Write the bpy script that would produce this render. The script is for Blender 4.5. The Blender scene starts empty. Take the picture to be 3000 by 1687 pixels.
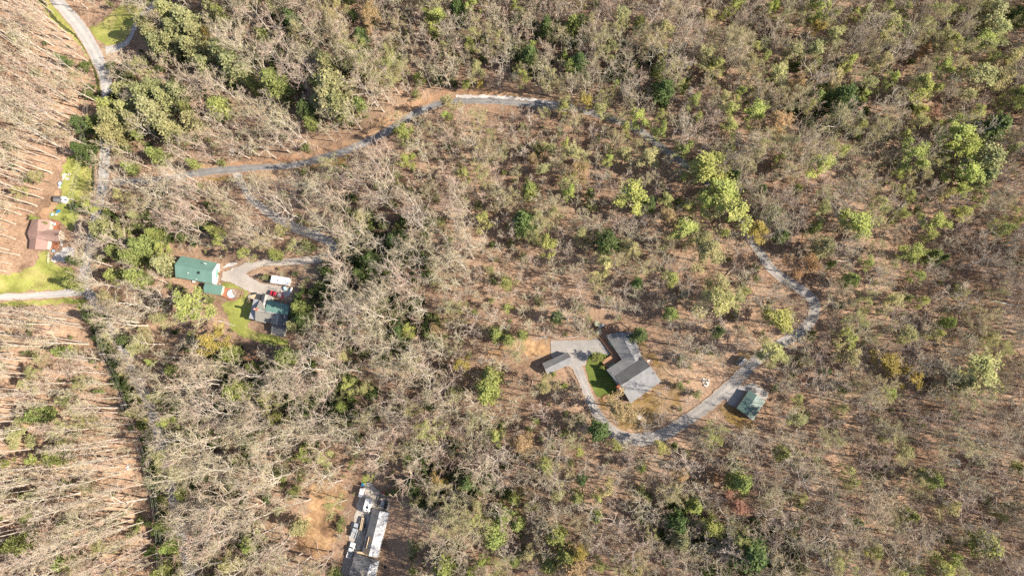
import bpy, bmesh, math, random
import numpy as np
from mathutils import Vector, Quaternion, Matrix, noise as mnoise
from mathutils.geometry import delaunay_2d_cdt

sc = bpy.context.scene
COL = sc.collection
R = math.radians
random.seed(7)

# ------------------------------------------------------------------ camera
FPX, CX, CY = 1833.0, 1500.0, 843.5          # a 22 mm drone lens, in pixels of the 3000 px photograph
NAD = (1600.0, 1120.0)                       # where straight down lies in the picture
CAMZ = 250.0
nad = Vector((NAD[0]-CX, -(NAD[1]-CY), -FPX)).normalized()
Q = nad.rotation_difference(Vector((0, 0, -1)))
cam_data = bpy.data.cameras.new('camera')
cam_data.sensor_width = 36.0
cam_data.lens = 36.0*FPX/3000.0
cam_data.clip_start = 1.0
cam_data.clip_end = 6000.0
cam = bpy.data.objects.new('camera', cam_data)
COL.objects.link(cam)
cam.location = (0, 0, CAMZ)
cam.rotation_mode = 'QUATERNION'
cam.rotation_quaternion = Q
sc.camera = cam

# ------------------------------------------------------------------ daylight
SUN_EL = R(37.0)
SUN_AZ = Vector((1.0, -0.18))                # sun stands to the right, a little below
SUN_AZ.normalize()
w = bpy.data.worlds.new('World'); sc.world = w; w.use_nodes = True
nt = w.node_tree; nt.nodes.clear()
wo = nt.nodes.new('ShaderNodeOutputWorld'); wb = nt.nodes.new('ShaderNodeBackground')
sky = nt.nodes.new('ShaderNodeTexSky'); sky.sky_type = 'NISHITA'; sky.sun_disc = False
sky.sun_elevation = SUN_EL
sky.sun_rotation = math.atan2(SUN_AZ.x, SUN_AZ.y)
sky.air_density = 1.0; sky.dust_density = 1.0
wb.inputs['Strength'].default_value = 0.085
nt.links.new(sky.outputs[0], wb.inputs[0]); nt.links.new(wb.outputs[0], wo.inputs[0])
sd = bpy.data.lights.new('sun', 'SUN'); sd.energy = 5.0; sd.angle = R(0.5); sd.color = (1.0, 0.905, 0.76)
so = bpy.data.objects.new('sun', sd); COL.objects.link(so)
ldir = Vector((-SUN_AZ.x*math.cos(SUN_EL), -SUN_AZ.y*math.cos(SUN_EL), -math.sin(SUN_EL)))
so.rotation_mode = 'QUATERNION'; so.rotation_quaternion = ldir.to_track_quat('-Z', 'Y')
so.location = (150, -20, 200)
sc.view_settings.view_transform = 'Standard'; sc.view_settings.look = 'None'
sc.view_settings.gamma = 1.0; sc.view_settings.use_curve_mapping = False
sc.view_settings.exposure = 0.98
sc.cycles.max_bounces = 4; sc.cycles.diffuse_bounces = 2; sc.cycles.glossy_bounces = 2
sc.cycles.transmission_bounces = 2; sc.cycles.transparent_max_bounces = 4
sc.cycles.caustics_reflective = False; sc.cycles.caustics_refractive = False
sc.cycles.use_denoising = False

# ------------------------------------------------------------------ terrain
VY = np.array([-400, -76, -47, -30, -10, 4, 17, 30, 39, 69, 97, 134, 171, 420], float)      # the valley line x(y)
VX = np.array([-90, -138, -147, -153, -161, -169, -178, -186, -194, -192, -190, -195, -221, -300], float)
def bumpf(x, y):
    return (1.3*np.sin(x/23.0+0.7)*np.sin(y/27.0+1.9) + 0.8*np.sin(x/11.0+y/17.0+2.1)
            + 0.35*np.sin(x/5.3-y/6.1) + 0.3*np.sin(x/7.7+y/4.9+1.0))
def softplus(t, k):
    t = np.clip(t/k, -40, 40)
    return k*np.log1p(np.exp(t))
def H(x, y):
    x = np.asarray(x, float); y = np.asarray(y, float)
    xv = np.interp(y, VY, VX)
    d = x - xv
    flat = 7.0 + 22.0*np.exp(-((y-62.0)/30.0)**4)
    west = 0.36*softplus(-d-flat, 4.0)
    west = 60.0*np.tanh(west/60.0)
    e = softplus(d-9.0, 6.0)
    east = 26.0*np.tanh(e*0.085/26.0*1.0) + 0.02*e
    far = 1.0/(1.0+np.exp(-(np.abs(d)-14.0)/4.0))
    return west + east + bumpf(x, y)*far*0.9
def h1(x, y): return float(H(x, y))
CAM = Vector((0, 0, CAMZ))
def ray(px, py): return (Q @ Vector((px-CX, -(py-CY), -FPX))).normalized()
def PZ(px, py, z):
    d = ray(px, py); t = (z-CAMZ)/d.z
    return CAM + d*t
def P(px, py, up=0.0):
    """ground point (raised by up) seen at a pixel of the photograph"""
    z = 8.0
    for _ in range(30):
        p = PZ(px, py, z)
        z = 0.5*z + 0.5*(h1(p.x, p.y) + up)
    return PZ(px, py, z)
QI = Q.inverted()
def proj(x, y, z):
    v = QI @ (Vector((x, y, z)) - CAM)
    return CX + FPX*v.x/(-v.z), CY - FPX*v.y/(-v.z)
def Z(S, x, y):                              # enlargement -> photograph pixel
    return S[1]+x/S[0], S[2]+y/S[0]

# ------------------------------------------------------------------ materials
def newmat(name):
    m = bpy.data.materials.new(name); m.use_nodes = True
    n = m.node_tree; b = n.nodes['Principled BSDF']
    b.inputs['Roughness'].default_value = 0.85
    if 'Specular IOR Level' in b.inputs: b.inputs['Specular IOR Level'].default_value = 0.25
    return m, n, b
def ramp(n, fac, stops):
    r = n.nodes.new('ShaderNodeValToRGB')
    while len(r.color_ramp.elements) < len(stops): r.color_ramp.elements.new(0.5)
    for e, (p, c) in zip(r.color_ramp.elements, stops):
        e.position = p; e.color = (c[0], c[1], c[2], 1)
    n.links.new(fac, r.inputs[0]); return r.outputs[0]
def tnoise(n, scale, detail=4, rough=0.6, coord='Object', dist=0.0):
    tc = n.nodes.new('ShaderNodeTexCoord'); t = n.nodes.new('ShaderNodeTexNoise')
    t.inputs['Scale'].default_value = scale; t.inputs['Detail'].default_value = detail
    t.inputs['Roughness'].default_value = rough; t.inputs['Distortion'].default_value = dist
    n.links.new(tc.outputs[coord], t.inputs['Vector']); return t.outputs['Fac']
def mixc(n, fac, a, b, mode='MIX'):
    m = n.nodes.new('ShaderNodeMix'); m.data_type = 'RGBA'; m.blend_type = mode
    for s, v in ((0, fac), (6, a), (7, b)):
        if hasattr(v, 'links') or isinstance(v, bpy.types.NodeSocket): n.links.new(v, m.inputs[s])
        elif s == 0: m.inputs[0].default_value = v
        else: m.inputs[s].default_value = (v[0], v[1], v[2], 1)
    return m.outputs[2]
def bump(n, b, fac, strength, dist):
    k = n.nodes.new('ShaderNodeBump'); k.inputs['Strength'].default_value = strength
    k.inputs['Distance'].default_value = dist
    n.links.new(fac, k.inputs['Height']); n.links.new(k.outputs[0], b.inputs['Normal'])
MATS = {}
def plain(name, c, var=0.25, scale=1.2, rough=0.85, metal=0.0, bumpd=0.0):
    """a colour with uneven wear"""
    if name in MATS: return MATS[name]
    m, n, b = newmat(name)
    f = tnoise(n, scale, 5, 0.65)
    lo = [v*(1-var) for v in c]; hi = [min(1, v*(1+var)) for v in c]
    n.links.new(ramp(n, f, [(0.3, lo), (0.7, hi)]), b.inputs['Base Color'])
    b.inputs['Roughness'].default_value = rough; b.inputs['Metallic'].default_value = metal
    if bumpd: bump(n, b, f, 0.6, bumpd)
    MATS[name] = m; return m
def ground_mat(name, stops, fine=1.1, coarse=0.03, dark=(0.45, 0.4, 0.38), bumpd=0.25):
    m, n, b = newmat(name)
    big = tnoise(n, coarse, 5, 0.6, dist=0.6)
    col = ramp(n, big, stops)
    f1 = tnoise(n, fine, 6, 0.72)
    sp = ramp(n, f1, [(0.28, dark), (0.46, (0.88, 0.86, 0.84)), (0.56, (1.05, 1.04, 1.02)), (0.72, (1.4, 1.4, 1.38))])
    col = mixc(n, 1.0, col, sp, 'MULTIPLY')
    mid = tnoise(n, 0.16, 4, 0.6)
    col = mixc(n, 1.0, col, ramp(n, mid, [(0.28, (0.58, 0.54, 0.52)), (0.45, (0.9, 0.88, 0.86)), (0.65, (1.14, 1.12, 1.1))]), 'MULTIPLY')
    n.links.new(col, b.inputs['Base Color'])
    b.inputs['Roughness'].default_value = 0.95
    bump(n, b, f1, 0.7, bumpd)
    MATS[name] = m; return m
LITTER = ground_mat('leaf_litter', [(0.25, (0.215, 0.14, 0.095)), (0.42, (0.31, 0.21, 0.148)), (0.55, (0.36, 0.25, 0.178)), (0.7, (0.41, 0.29, 0.205)), (0.82, (0.29, 0.215, 0.125))])
GRASS = ground_mat('lawn_grass', [(0.25, (0.22, 0.255, 0.06)), (0.45, (0.29, 0.315, 0.085)), (0.6, (0.38, 0.36, 0.13)), (0.8, (0.42, 0.36, 0.19))], 2.2, 0.09, (0.7, 0.72, 0.7), 0.05)
DEEP = ground_mat('mown_grass', [(0.3, (0.10, 0.145, 0.03)), (0.7, (0.155, 0.19, 0.045))], 2.5, 0.12, (0.7, 0.75, 0.7), 0.05)
MUST = ground_mat('mustard_grass', [(0.25, (0.20, 0.135, 0.045)), (0.42, (0.27, 0.185, 0.075)), (0.55, (0.32, 0.225, 0.14)), (0.72, (0.36, 0.255, 0.18))], 1.8, 0.08, (0.62, 0.6, 0.55), 0.08)
VERGE = ground_mat('straw_bank', [(0.25, (0.33, 0.20, 0.125)), (0.5, (0.42, 0.27, 0.175)), (0.75, (0.42, 0.31, 0.18))], 1.4, 0.06, (0.6, 0.56, 0.5), 0.1)
DIRT = ground_mat('orange_dirt', [(0.25, (0.20, 0.13, 0.085)), (0.40, (0.30, 0.19, 0.115)), (0.55, (0.40, 0.26, 0.145)), (0.72, (0.50, 0.36, 0.22))], 0.8, 0.16, (0.5, 0.46, 0.42), 0.2)
GRAVEL = ground_mat('gravel', [(0.25, (0.36, 0.32, 0.29)), (0.5, (0.46, 0.42, 0.38)), (0.75, (0.54, 0.50, 0.46))], 2.0, 0.12, (0.75, 0.74, 0.73), 0.05)
CHIP = ground_mat('white_gravel', [(0.25, (0.50, 0.48, 0.48)), (0.75, (0.70, 0.68, 0.67))], 1.6, 0.15, (0.75, 0.74, 0.73), 0.06)
CONC = ground_mat('concrete', [(0.25, (0.34, 0.31, 0.28)), (0.5, (0.41, 0.375, 0.34)), (0.75, (0.46, 0.43, 0.39))], 0.9, 0.1, (0.85, 0.84, 0.83), 0.01)
DITCH = ground_mat('wet_ditch', [(0.25, (0.05, 0.055, 0.025)), (0.75, (0.12, 0.13, 0.04))], 1.2, 0.2, (0.5, 0.55, 0.5), 0.1)
def road_mat(name, a, b_, c):
    m, n, b = newmat(name)
    uv = n.nodes.new('ShaderNodeUVMap'); sx = n.nodes.new('ShaderNodeSeparateXYZ')
    n.links.new(uv.outputs[0], sx.inputs[0])
    tr = ramp(n, sx.outputs[1], [(0.0, (1.22, 1.18, 1.12)), (0.1, (1.0, 1, 1)), (0.27, (0.86, 0.86, 0.88)), (0.5, (1.1, 1.09, 1.08)), (0.73, (0.86, 0.86, 0.88)), (0.9, (1.0, 1, 1)), (1.0, (1.22, 1.18, 1.12))])
    col = ramp(n, tnoise(n, 0.22, 6, 0.65), [(0.3, a), (0.5, b_), (0.7, c)])
    col = mixc(n, 1.0, col, tr, 'MULTIPLY')
    f = tnoise(n, 2.4, 4, 0.7)
    col = mixc(n, 1.0, col, ramp(n, f, [(0.3, (0.82, 0.82, 0.82)), (0.7, (1.12, 1.12, 1.12))]), 'MULTIPLY')
    dr = tnoise(n, 0.5, 5, 0.7)
    ed = ramp(n, sx.outputs[1], [(0.0, (.62, .62, .62)), (0.16, (.12, .12, .12)), (0.5, (.05, .05, .05)), (0.84, (.12, .12, .12)), (1.0, (.62, .62, .62))])
    ad = n.nodes.new('ShaderNodeMath'); ad.operation = 'ADD'; n.links.new(dr, ad.inputs[0]); n.links.new(ed, ad.inputs[1])
    ms = ramp(n, ad.outputs[0], [(0.80, (0, 0, 0)), (0.97, (1, 1, 1))])
    col = mixc(n, ms, col, (0.34, 0.235, 0.16))
    n.links.new(col, b.inputs['Base Color']); bump(n, b, f, 0.4, 0.02)
    MATS[name] = m; return m
ASPH = road_mat('grey_asphalt', (0.20, 0.19, 0.185), (0.25, 0.24, 0.235), (0.31, 0.295, 0.28))
PALEASPH = road_mat('pale_asphalt', (0.38, 0.36, 0.345), (0.44, 0.42, 0.40), (0.50, 0.475, 0.45))
DRIVE = road_mat('gravel_drive', (0.42, 0.37, 0.32), (0.49, 0.435, 0.38), (0.55, 0.495, 0.43))
LOOPC = road_mat('worn_concrete', (0.27, 0.255, 0.24), (0.34, 0.318, 0.30), (0.41, 0.385, 0.355))

def bark(name, stops, rv=0.9):
    m, n, b = newmat(name)
    oi = n.nodes.new('ShaderNodeObjectInfo')
    col = ramp(n, oi.outputs['Random'], stops)
    f = tnoise(n, 0.9, 3, 0.6)
    col = mixc(n, 1.0, col, ramp(n, f, [(0.3, (0.75, 0.74, 0.72)), (0.7, (1.2, 1.2, 1.18))]), 'MULTIPLY')
    n.links.new(col, b.inputs['Base Color']); b.inputs['Roughness'].default_value = rv
    MATS[name] = m; return m
BARK = bark('grey_bark', [(0.0, (0.56, 0.49, 0.43)), (0.35, (0.42, 0.36, 0.31)), (0.7, (0.60, 0.54, 0.48)), (1.0, (0.48, 0.42, 0.36))])
TWIG = bark('bare_twigs', [(0.0, (0.48, 0.385, 0.315)), (0.2, (0.44, 0.40, 0.26)), (0.4, (0.50, 0.36, 0.29)), (0.6, (0.43, 0.36, 0.30)), (0.8, (0.47, 0.42, 0.27)), (1.0, (0.55, 0.45, 0.38))])
DARKBARK = bark('brown_bark', [(0.0, (0.17, 0.13, 0.10)), (1.0, (0.25, 0.20, 0.16))])
def leafmat(name, stops=None, trans=0.35):
    m = bpy.data.materials.new(name); m.use_nodes = True; n = m.node_tree; n.nodes.clear()
    out = n.nodes.new('ShaderNodeOutputMaterial'); oi = n.nodes.new('ShaderNodeObjectInfo')
    if stops: col = ramp(n, oi.outputs['Random'], stops)
    else: col = oi.outputs['Color']
    f = tnoise(n, 0.55, 3, 0.6)
    col = mixc(n, 1.0, col, ramp(n, f, [(0.3, (0.66, 0.70, 0.62)), (0.7, (1.28, 1.24, 1.2))]), 'MULTIPLY')
    d = n.nodes.new('ShaderNodeBsdfDiffuse'); t = n.nodes.new('ShaderNodeBsdfTranslucent'); mx = n.nodes.new('ShaderNodeMixShader')
    mx.inputs[0].default_value = trans
    n.links.new(col, d.inputs[0]); n.links.new(col, t.inputs[0])
    n.links.new(d.outputs[0], mx.inputs[1]); n.links.new(t.outputs[0], mx.inputs[2]); n.links.new(mx.outputs[0], out.inputs[0])
    MATS[name] = m; return m
LEAF = leafmat('spring_leaves')
NEEDLE = leafmat('evergreen_needles', None, 0.2)
UNDER = leafmat('undergrowth_leaves', [(0.0, (0.20, 0.25, 0.075)), (0.25, (0.30, 0.33, 0.12)), (0.5, (0.37, 0.37, 0.19)), (0.75, (0.15, 0.20, 0.065)), (1.0, (0.32, 0.30, 0.16))])

def shingle(name, c, var=0.16):
    m, n, b = newmat(name)
    f = tnoise(n, 0.35, 6, 0.7); g = tnoise(n, 3.2, 3, 0.7)
    col = ramp(n, f, [(0.3, [v*(1-var) for v in c]), (0.7, [v*(1+var) for v in c])])
    col = mixc(n, 1.0, col, ramp(n, g, [(0.3, (0.85, 0.85, 0.85)), (0.7, (1.12, 1.12, 1.12))]), 'MULTIPLY')
    n.links.new(col, b.inputs['Base Color']); bump(n, b, g, 0.4, 0.03)
    MATS[name] = m; return m
ROOFG = shingle('grey_shingles', (0.19, 0.187, 0.19), 0.24)
ROOFD = shingle('dark_and_shaded_shingles', (0.105, 0.103, 0.105), 0.22)  # dark grey; on gable slopes it stands in for shade
ROOFP = shingle('sunlit_grey_shingles', (0.225, 0.224, 0.232), 0.22)  # paler copy of the grey shingles for slopes facing the sun
ROOFW = shingle('white_and_sunlit_roof', (0.40, 0.40, 0.42), 0.1)  # white porch roof; on gable slopes its paleness stands for sunlight
ROOFB = shingle('brown_shingles', (0.33, 0.215, 0.185), 0.12)
ROOFT = shingle('taupe_shingles', (0.30, 0.285, 0.255), 0.08)
def metalroof(name, c):
    m, n, b = newmat(name)
    f = tnoise(n, 0.25, 4, 0.6)
    col = ramp(n, f, [(0.3, [v*0.9 for v in c]), (0.7, [v*1.1 for v in c])])
    n.links.new(col, b.inputs['Base Color']); b.inputs['Roughness'].default_value = 0.45
    b.inputs['Specular IOR Level'].default_value = 0.4
    MATS[name] = m; return m
ROOFGR = metalroof('green_metal_roof', (0.15, 0.265, 0.225))
ROOFGM = metalroof('faded_green_metal', (0.105, 0.165, 0.145))
WHITE = plain('white_paint', (0.75, 0.75, 0.75), 0.06, 1.0, 0.6)
RVW = plain('white_fibreglass', (0.78, 0.78, 0.79), 0.05, 0.7, 0.4)
BEIGE = plain('beige_siding', (0.50, 0.45, 0.38), 0.08)
CREAM = plain('cream_siding', (0.60, 0.57, 0.50), 0.08)
GREYW = plain('grey_siding', (0.33, 0.33, 0.33), 0.1)
BROWNW = plain('brown_siding', (0.20, 0.13, 0.09), 0.15)
REDWOOD = plain('red_stained_wood', (0.36, 0.15, 0.085), 0.25, 2.0)
DECKW = plain('brown_deck_boards', (0.34, 0.19, 0.115), 0.18, 2.5)
DARKW = plain('dark_wood', (0.07, 0.05, 0.04), 0.2)
TIMBER = plain('pale_timber', (0.55, 0.42, 0.28), 0.2, 2.0)
WEATH = plain('weathered_timber', (0.42, 0.34, 0.27), 0.25, 2.0)
BRICK = plain('red_brick', (0.30, 0.10, 0.06), 0.25, 4.0)
GLASS = plain('dark_glass', (0.03, 0.035, 0.04), 0.1, 1.0, 0.12)
BLACK = plain('black_rubber', (0.025, 0.025, 0.027), 0.2)
STEEL = plain('dull_steel', (0.30, 0.30, 0.31), 0.2, 2.0, 0.5, 0.6)
RUST = plain('rusty_steel', (0.12, 0.06, 0.04), 0.3, 2.0)
REDP = plain('red_car_paint', (0.42, 0.03, 0.05), 0.06, 1.0, 0.3)
SILV = plain('silver_car_paint', (0.42, 0.45, 0.50), 0.06, 1.0, 0.3, 0.2)
WHTP = plain('white_car_paint', (0.78, 0.79, 0.80), 0.03, 1.0, 0.3)
BLUEP = plain('blue_plastic', (0.04, 0.22, 0.45), 0.1, 1.0, 0.5)
PALEB = plain('pale_blue_plastic', (0.40, 0.58, 0.72), 0.1, 1.0, 0.5)
AWN = plain('green_awning', (0.12, 0.30, 0.22), 0.1)
STONE = plain('pale_stone', (0.55, 0.50, 0.43), 0.2, 2.0, 0.9, 0.0, 0.05)
TARP = plain('weathered_white_sheet', (0.66, 0.65, 0.62), 0.1)
m_, n_, b_ = newmat('pool_water'); MATS['pool_water'] = m_
b_.inputs['Base Color'].default_value = (0.62, 0.78, 0.86, 1); b_.inputs['Roughness'].default_value = 0.12
bump(n_, b_, tnoise(n_, 3.0, 3, 0.5), 0.15, 0.05)
WATER = m_

# ------------------------------------------------------------------ builders
def tag(o, label=None, cat=None, group=None, kind=None):
    if label: o['label'] = label
    if cat: o['category'] = cat
    if group: o['group'] = group
    if kind: o['kind'] = kind
    return o
def link(name, me, parent=None):
    o = bpy.data.objects.new(name, me); COL.objects.link(o)
    if parent: o.parent = parent
    return o
def empty(name, loc=(0, 0, 0), rz=0.0):
    o = bpy.data.objects.new(name, None); COL.objects.link(o)
    o.empty_display_size = 0.5; o.location = loc; o.rotation_euler = (0, 0, rz)
    return o
class MB:
    def __init__(s): s.v = []; s.f = []; s.m = []
    def add(s, vs, fs, mi=0):
        o = len(s.v); s.v += [tuple(v) for v in vs]
        s.f += [tuple(i+o for i in f) for f in fs]; s.m += [mi]*len(fs); return s
    def box(s, x0, x1, y0, y1, z0, z1, mi=0):
        return s.add([(x0,y0,z0),(x1,y0,z0),(x1,y1,z0),(x0,y1,z0),(x0,y0,z1),(x1,y0,z1),(x1,y1,z1),(x0,y1,z1)],
            [(3,2,1,0),(4,5,6,7),(0,1,5,4),(1,2,6,5),(2,3,7,6),(3,0,4,7)], mi)
    def hexa(s, b, t, mi=0):
        n = len(b)
        return s.add(list(b)+list(t), [tuple(range(n))[::-1], tuple(range(n, 2*n))]+[(i, (i+1) % n, n+(i+1) % n, n+i) for i in range(n)], mi)
    def tube(s, pts, rad, sides=6, mi=0, caps=True):
        pts = [Vector(p) for p in pts]; o = len(s.v); n = len(pts)
        rad = [rad]*n if isinstance(rad, (int, float)) else rad
        for i, p in enumerate(pts):
            d = (pts[min(i+1, n-1)]-pts[max(i-1, 0)]).normalized()
            a = d.cross(Vector((0, 0, 1)) if abs(d.z) < 0.9 else Vector((1, 0, 0))).normalized(); b = d.cross(a)
            for k in range(sides):
                t = 2*math.pi*k/sides
                s.v.append(tuple(p+(a*math.cos(t)+b*math.sin(t))*rad[i]))
        for i in range(n-1):
            for k in range(sides):
                k2 = (k+1) % sides
                s.f.append((o+i*sides+k, o+i*sides+k2, o+(i+1)*sides+k2, o+(i+1)*sides+k)); s.m.append(mi)
        if caps:
            s.f.append(tuple(o+k for k in range(sides))[::-1]); s.f.append(tuple(o+(n-1)*sides+k for k in range(sides))); s.m += [mi, mi]
        return s
    def cyl(s, c, r, z0, z1, n=16, mi=0, r2=None):
        r2 = r if r2 is None else r2
        b = [(c[0]+r*math.cos(2*math.pi*k/n), c[1]+r*math.sin(2*math.pi*k/n), z0) for k in range(n)]
        t = [(c[0]+r2*math.cos(2*math.pi*k/n), c[1]+r2*math.sin(2*math.pi*k/n), z1) for k in range(n)]
        return s.hexa(b, t, mi)
    def build(s, name, mats, parent=None, origin=None, smooth=False):
        me = bpy.data.meshes.new(name)
        v = s.v if origin is None else [(a-origin[0], b-origin[1], c-origin[2]) for a, b, c in s.v]
        me.from_pydata(v, [], s.f)
        for m in (mats if isinstance(mats, (list, tuple)) else [mats]): me.materials.append(m)
        if any(s.m): me.polygons.foreach_set('material_index', s.m)
        if smooth: me.polygons.foreach_set('use_smooth', [True]*len(me.polygons))
        me.update()
        return link(name, me, parent)
def bevelbox(name, mat, parent, x0, x1, y0, y1, z0, z1, bev=0.06, seg=2, top=(1, 1)):
    bm = bmesh.new()
    cx, cy = (x0+x1)/2, (y0+y1)/2
    vs = []
    for z, sx, sy in ((z0, 1, 1), (z1, top[0], top[1])):
        for a, b in ((x0, y0), (x1, y0), (x1, y1), (x0, y1)): vs.append(bm.verts.new((cx+(a-cx)*sx, cy+(b-cy)*sy, z)))
    for f in ((3,2,1,0),(4,5,6,7),(0,1,5,4),(1,2,6,5),(2,3,7,6),(3,0,4,7)): bm.faces.new([vs[i] for i in f])
    bmesh.ops.bevel(bm, geom=bm.edges[:]+bm.verts[:], offset=bev, segments=seg, affect='EDGES', profile=0.6)
    me = bpy.data.meshes.new(name); bm.to_mesh(me); bm.free(); me.materials.append(mat)
    return link(name, me, parent)

# ---- the ground
def axis(lo, hi, step):
    a = np.arange(lo, hi+step*0.5, step)
    left = [lo-step*3, lo-step*8, lo-60, lo-150, lo-400, lo-1200, lo-3000][::-1]
    right = [hi+step*3, hi+step*8, hi+60, hi+150, hi+400, hi+1200, hi+3000]
    return np.concatenate([left, a, right])
gx = axis(-270, 270, 2.0); gy = axis(-150, 210, 2.0)
GX, GY = np.meshgrid(gx, gy)
GZ = H(GX, GY)
nx, ny = len(gx), len(gy)
me = bpy.data.meshes.new('ground')
vv = np.stack([GX.ravel(), GY.ravel(), GZ.ravel()], 1)
ii = (np.arange(ny-1)[:, None]*nx + np.arange(nx-1)[None, :]).ravel()
ff = np.stack([ii, ii+1, ii+nx+1, ii+nx], 1)
me.from_pydata(vv.tolist(), [], ff.tolist()); me.materials.append(LITTER)
me.polygons.foreach_set('use_smooth', [True]*len(me.polygons)); me.update()
tag(link('ground', me), 'leaf-covered forest floor of tan and brown litter', None, None, 'structure')
def HG(x, y):
    """height of the ground mesh itself (bilinear)"""
    i = min(max(int(np.searchsorted(gx, x))-1, 0), nx-2); j = min(max(int(np.searchsorted(gy, y))-1, 0), ny-2)
    tx = (x-gx[i])/(gx[i+1]-gx[i]); ty = (y-gy[j])/(gy[j+1]-gy[j])
    return (GZ[j, i]*(1-tx)+GZ[j, i+1]*tx)*(1-ty)+(GZ[j+1, i]*(1-tx)+GZ[j+1, i+1]*tx)*ty

CLEAR = [[(175,470),(300,480),(322,560),(300,640),(285,760),(255,850),(60,850),(60,640),(125,615)], [(1120,1480),(1215,1490),(1190,1690),(1090,1690)]]   # pixel polygons kept free of tree bases
ROADS = []          # (pixel polyline, half width px)
def smooth_line(pts, n=8):
    out = []
    for i in range(len(pts)-1):
        p0 = pts[max(i-1, 0)]; p1 = pts[i]; p2 = pts[i+1]; p3 = pts[min(i+2, len(pts)-1)]
        for k in range(n):
            t = k/n
            out.append(tuple(0.5*((2*b)+(-a+c)*t+(2*a-5*b+4*c-d)*t*t+(-a+3*b-3*c+d)*t**3) for a, b, c, d in zip(p0, p1, p2, p3)))
    out.append(tuple(pts[-1])); return out
def ribbon(name, pts, mat, up, label=None, road=True, rough=0.28, kind='structure', n=8, cross=4, crown=0.0):
    """pts: (px, py, width in px) along the centre line, laid on the ground"""
    sp = smooth_line(pts, n)
    c = [P(p[0], p[1]) for p in sp]
    me = bpy.data.meshes.new(name); vs = []; uv = []; fs = []; acc = 0.0
    rng = random.Random(len(pts)*13+int(pts[0][0]))
    for i, p in enumerate(c):
        d = (c[min(i+1, len(c)-1)]-c[max(i-1, 0)]); d.z = 0; d.normalize(); nrm = Vector((-d.y, d.x))
        if i: acc += (c[i]-c[i-1]).length
        wd = sp[i][2]*0.1365/2
        for k in range(cross+1):
            t = k/cross; e = rng.uniform(-rough, rough) if k in (0, cross) else 0
            off = (t-0.5)*2*wd + e
            x, y = p.x+nrm.x*off, p.y+nrm.y*off
            vs.append((x, y, HG(x, y)+up)); uv.append((acc/4.0, t))
    m = cross+1
    for i in range(len(c)-1):
        for k in range(cross): fs.append((i*m+k+1, i*m+k, (i+1)*m+k, (i+1)*m+k+1))
    me.from_pydata(vs, [], fs); me.materials.append(mat)
    ul = me.uv_layers.new(name='UVMap')
    idx = np.zeros(len(me.loops), np.int32); me.loops.foreach_get('vertex_index', idx)
    ul.data.foreach_set('uv', np.array(uv)[idx].ravel())
    me.polygons.foreach_set('use_smooth', [True]*len(me.polygons)); me.update()
    # faces upward
    if me.polygons[0].normal.z < 0: me.flip_normals()
    o = tag(link(name, me), label, None, None, kind)
    if road: ROADS.append(([(p[0], p[1]) for p in sp], max(p[2] for p in pts)/2))
    return o
def inpoly(x, y, poly):
    c = False; j = len(poly)-1
    for i in range(len(poly)):
        xi, yi = poly[i]; xj, yj = poly[j]
        if (yi > y) != (yj > y) and x < (xj-xi)*(y-yi)/(yj-yi)+xi: c = not c
        j = i
    return c
def sheet(name, poly, mat, up, label=None, ragged=0.5, clear=True, kind='structure', step=1.6, rnd=True):
    """a pixel polygon laid on the ground, with an uneven outline"""
    rng = random.Random(int(poly[0][0]*7+poly[0][1]))
    loop = poly+[poly[0]]
    if rnd: loop = smooth_line(loop, 4)
    w = [P(p[0], p[1]) for p in loop]
    out = []
    for a, b in zip(w[:-1], w[1:]):
        n = max(1, int((b-a).length/0.7))
        for k in range(n):
            q = a.lerp(b, k/n); d = (b-a).normalized()
            e = rng.uniform(-ragged, ragged)+ragged*0.9*math.sin(q.x*0.9+q.y*1.3)
            out.append(Vector((q.x-d.y*e, q.y+d.x*e)))
    pl = [(p.x, p.y) for p in out]
    xs = [p[0] for p in pl]; ys = [p[1] for p in pl]
    pts = list(out)
    y = min(ys)
    while y < max(ys):
        x = min(xs)
        while x < max(xs):
            q = (x+rng.uniform(-.4, .4), y+rng.uniform(-.4, .4))
            if inpoly(q[0], q[1], pl): pts.append(Vector(q))
            x += step
        y += step
    n = len(out)
    r = delaunay_2d_cdt(pts, [(i, (i+1) % n) for i in range(n)], [], 1, 1e-4)
    me = bpy.data.meshes.new(name)
    me.from_pydata([(v.x, v.y, HG(v.x, v.y)+up) for v in r[0]], [], r[2]); me.materials.append(mat)
    me.polygons.foreach_set('use_smooth', [True]*len(me.polygons)); me.update()
    if len(me.polygons) and sum(p.normal.z for p in me.polygons) < 0: me.flip_normals()
    ul = me.uv_layers.new(name='UVMap'); ul.data.foreach_set('uv', [0.4, 0.42]*len(me.loops))
    if clear: CLEAR.append(poly)
    return tag(link(name, me), label, None, None, kind)

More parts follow.
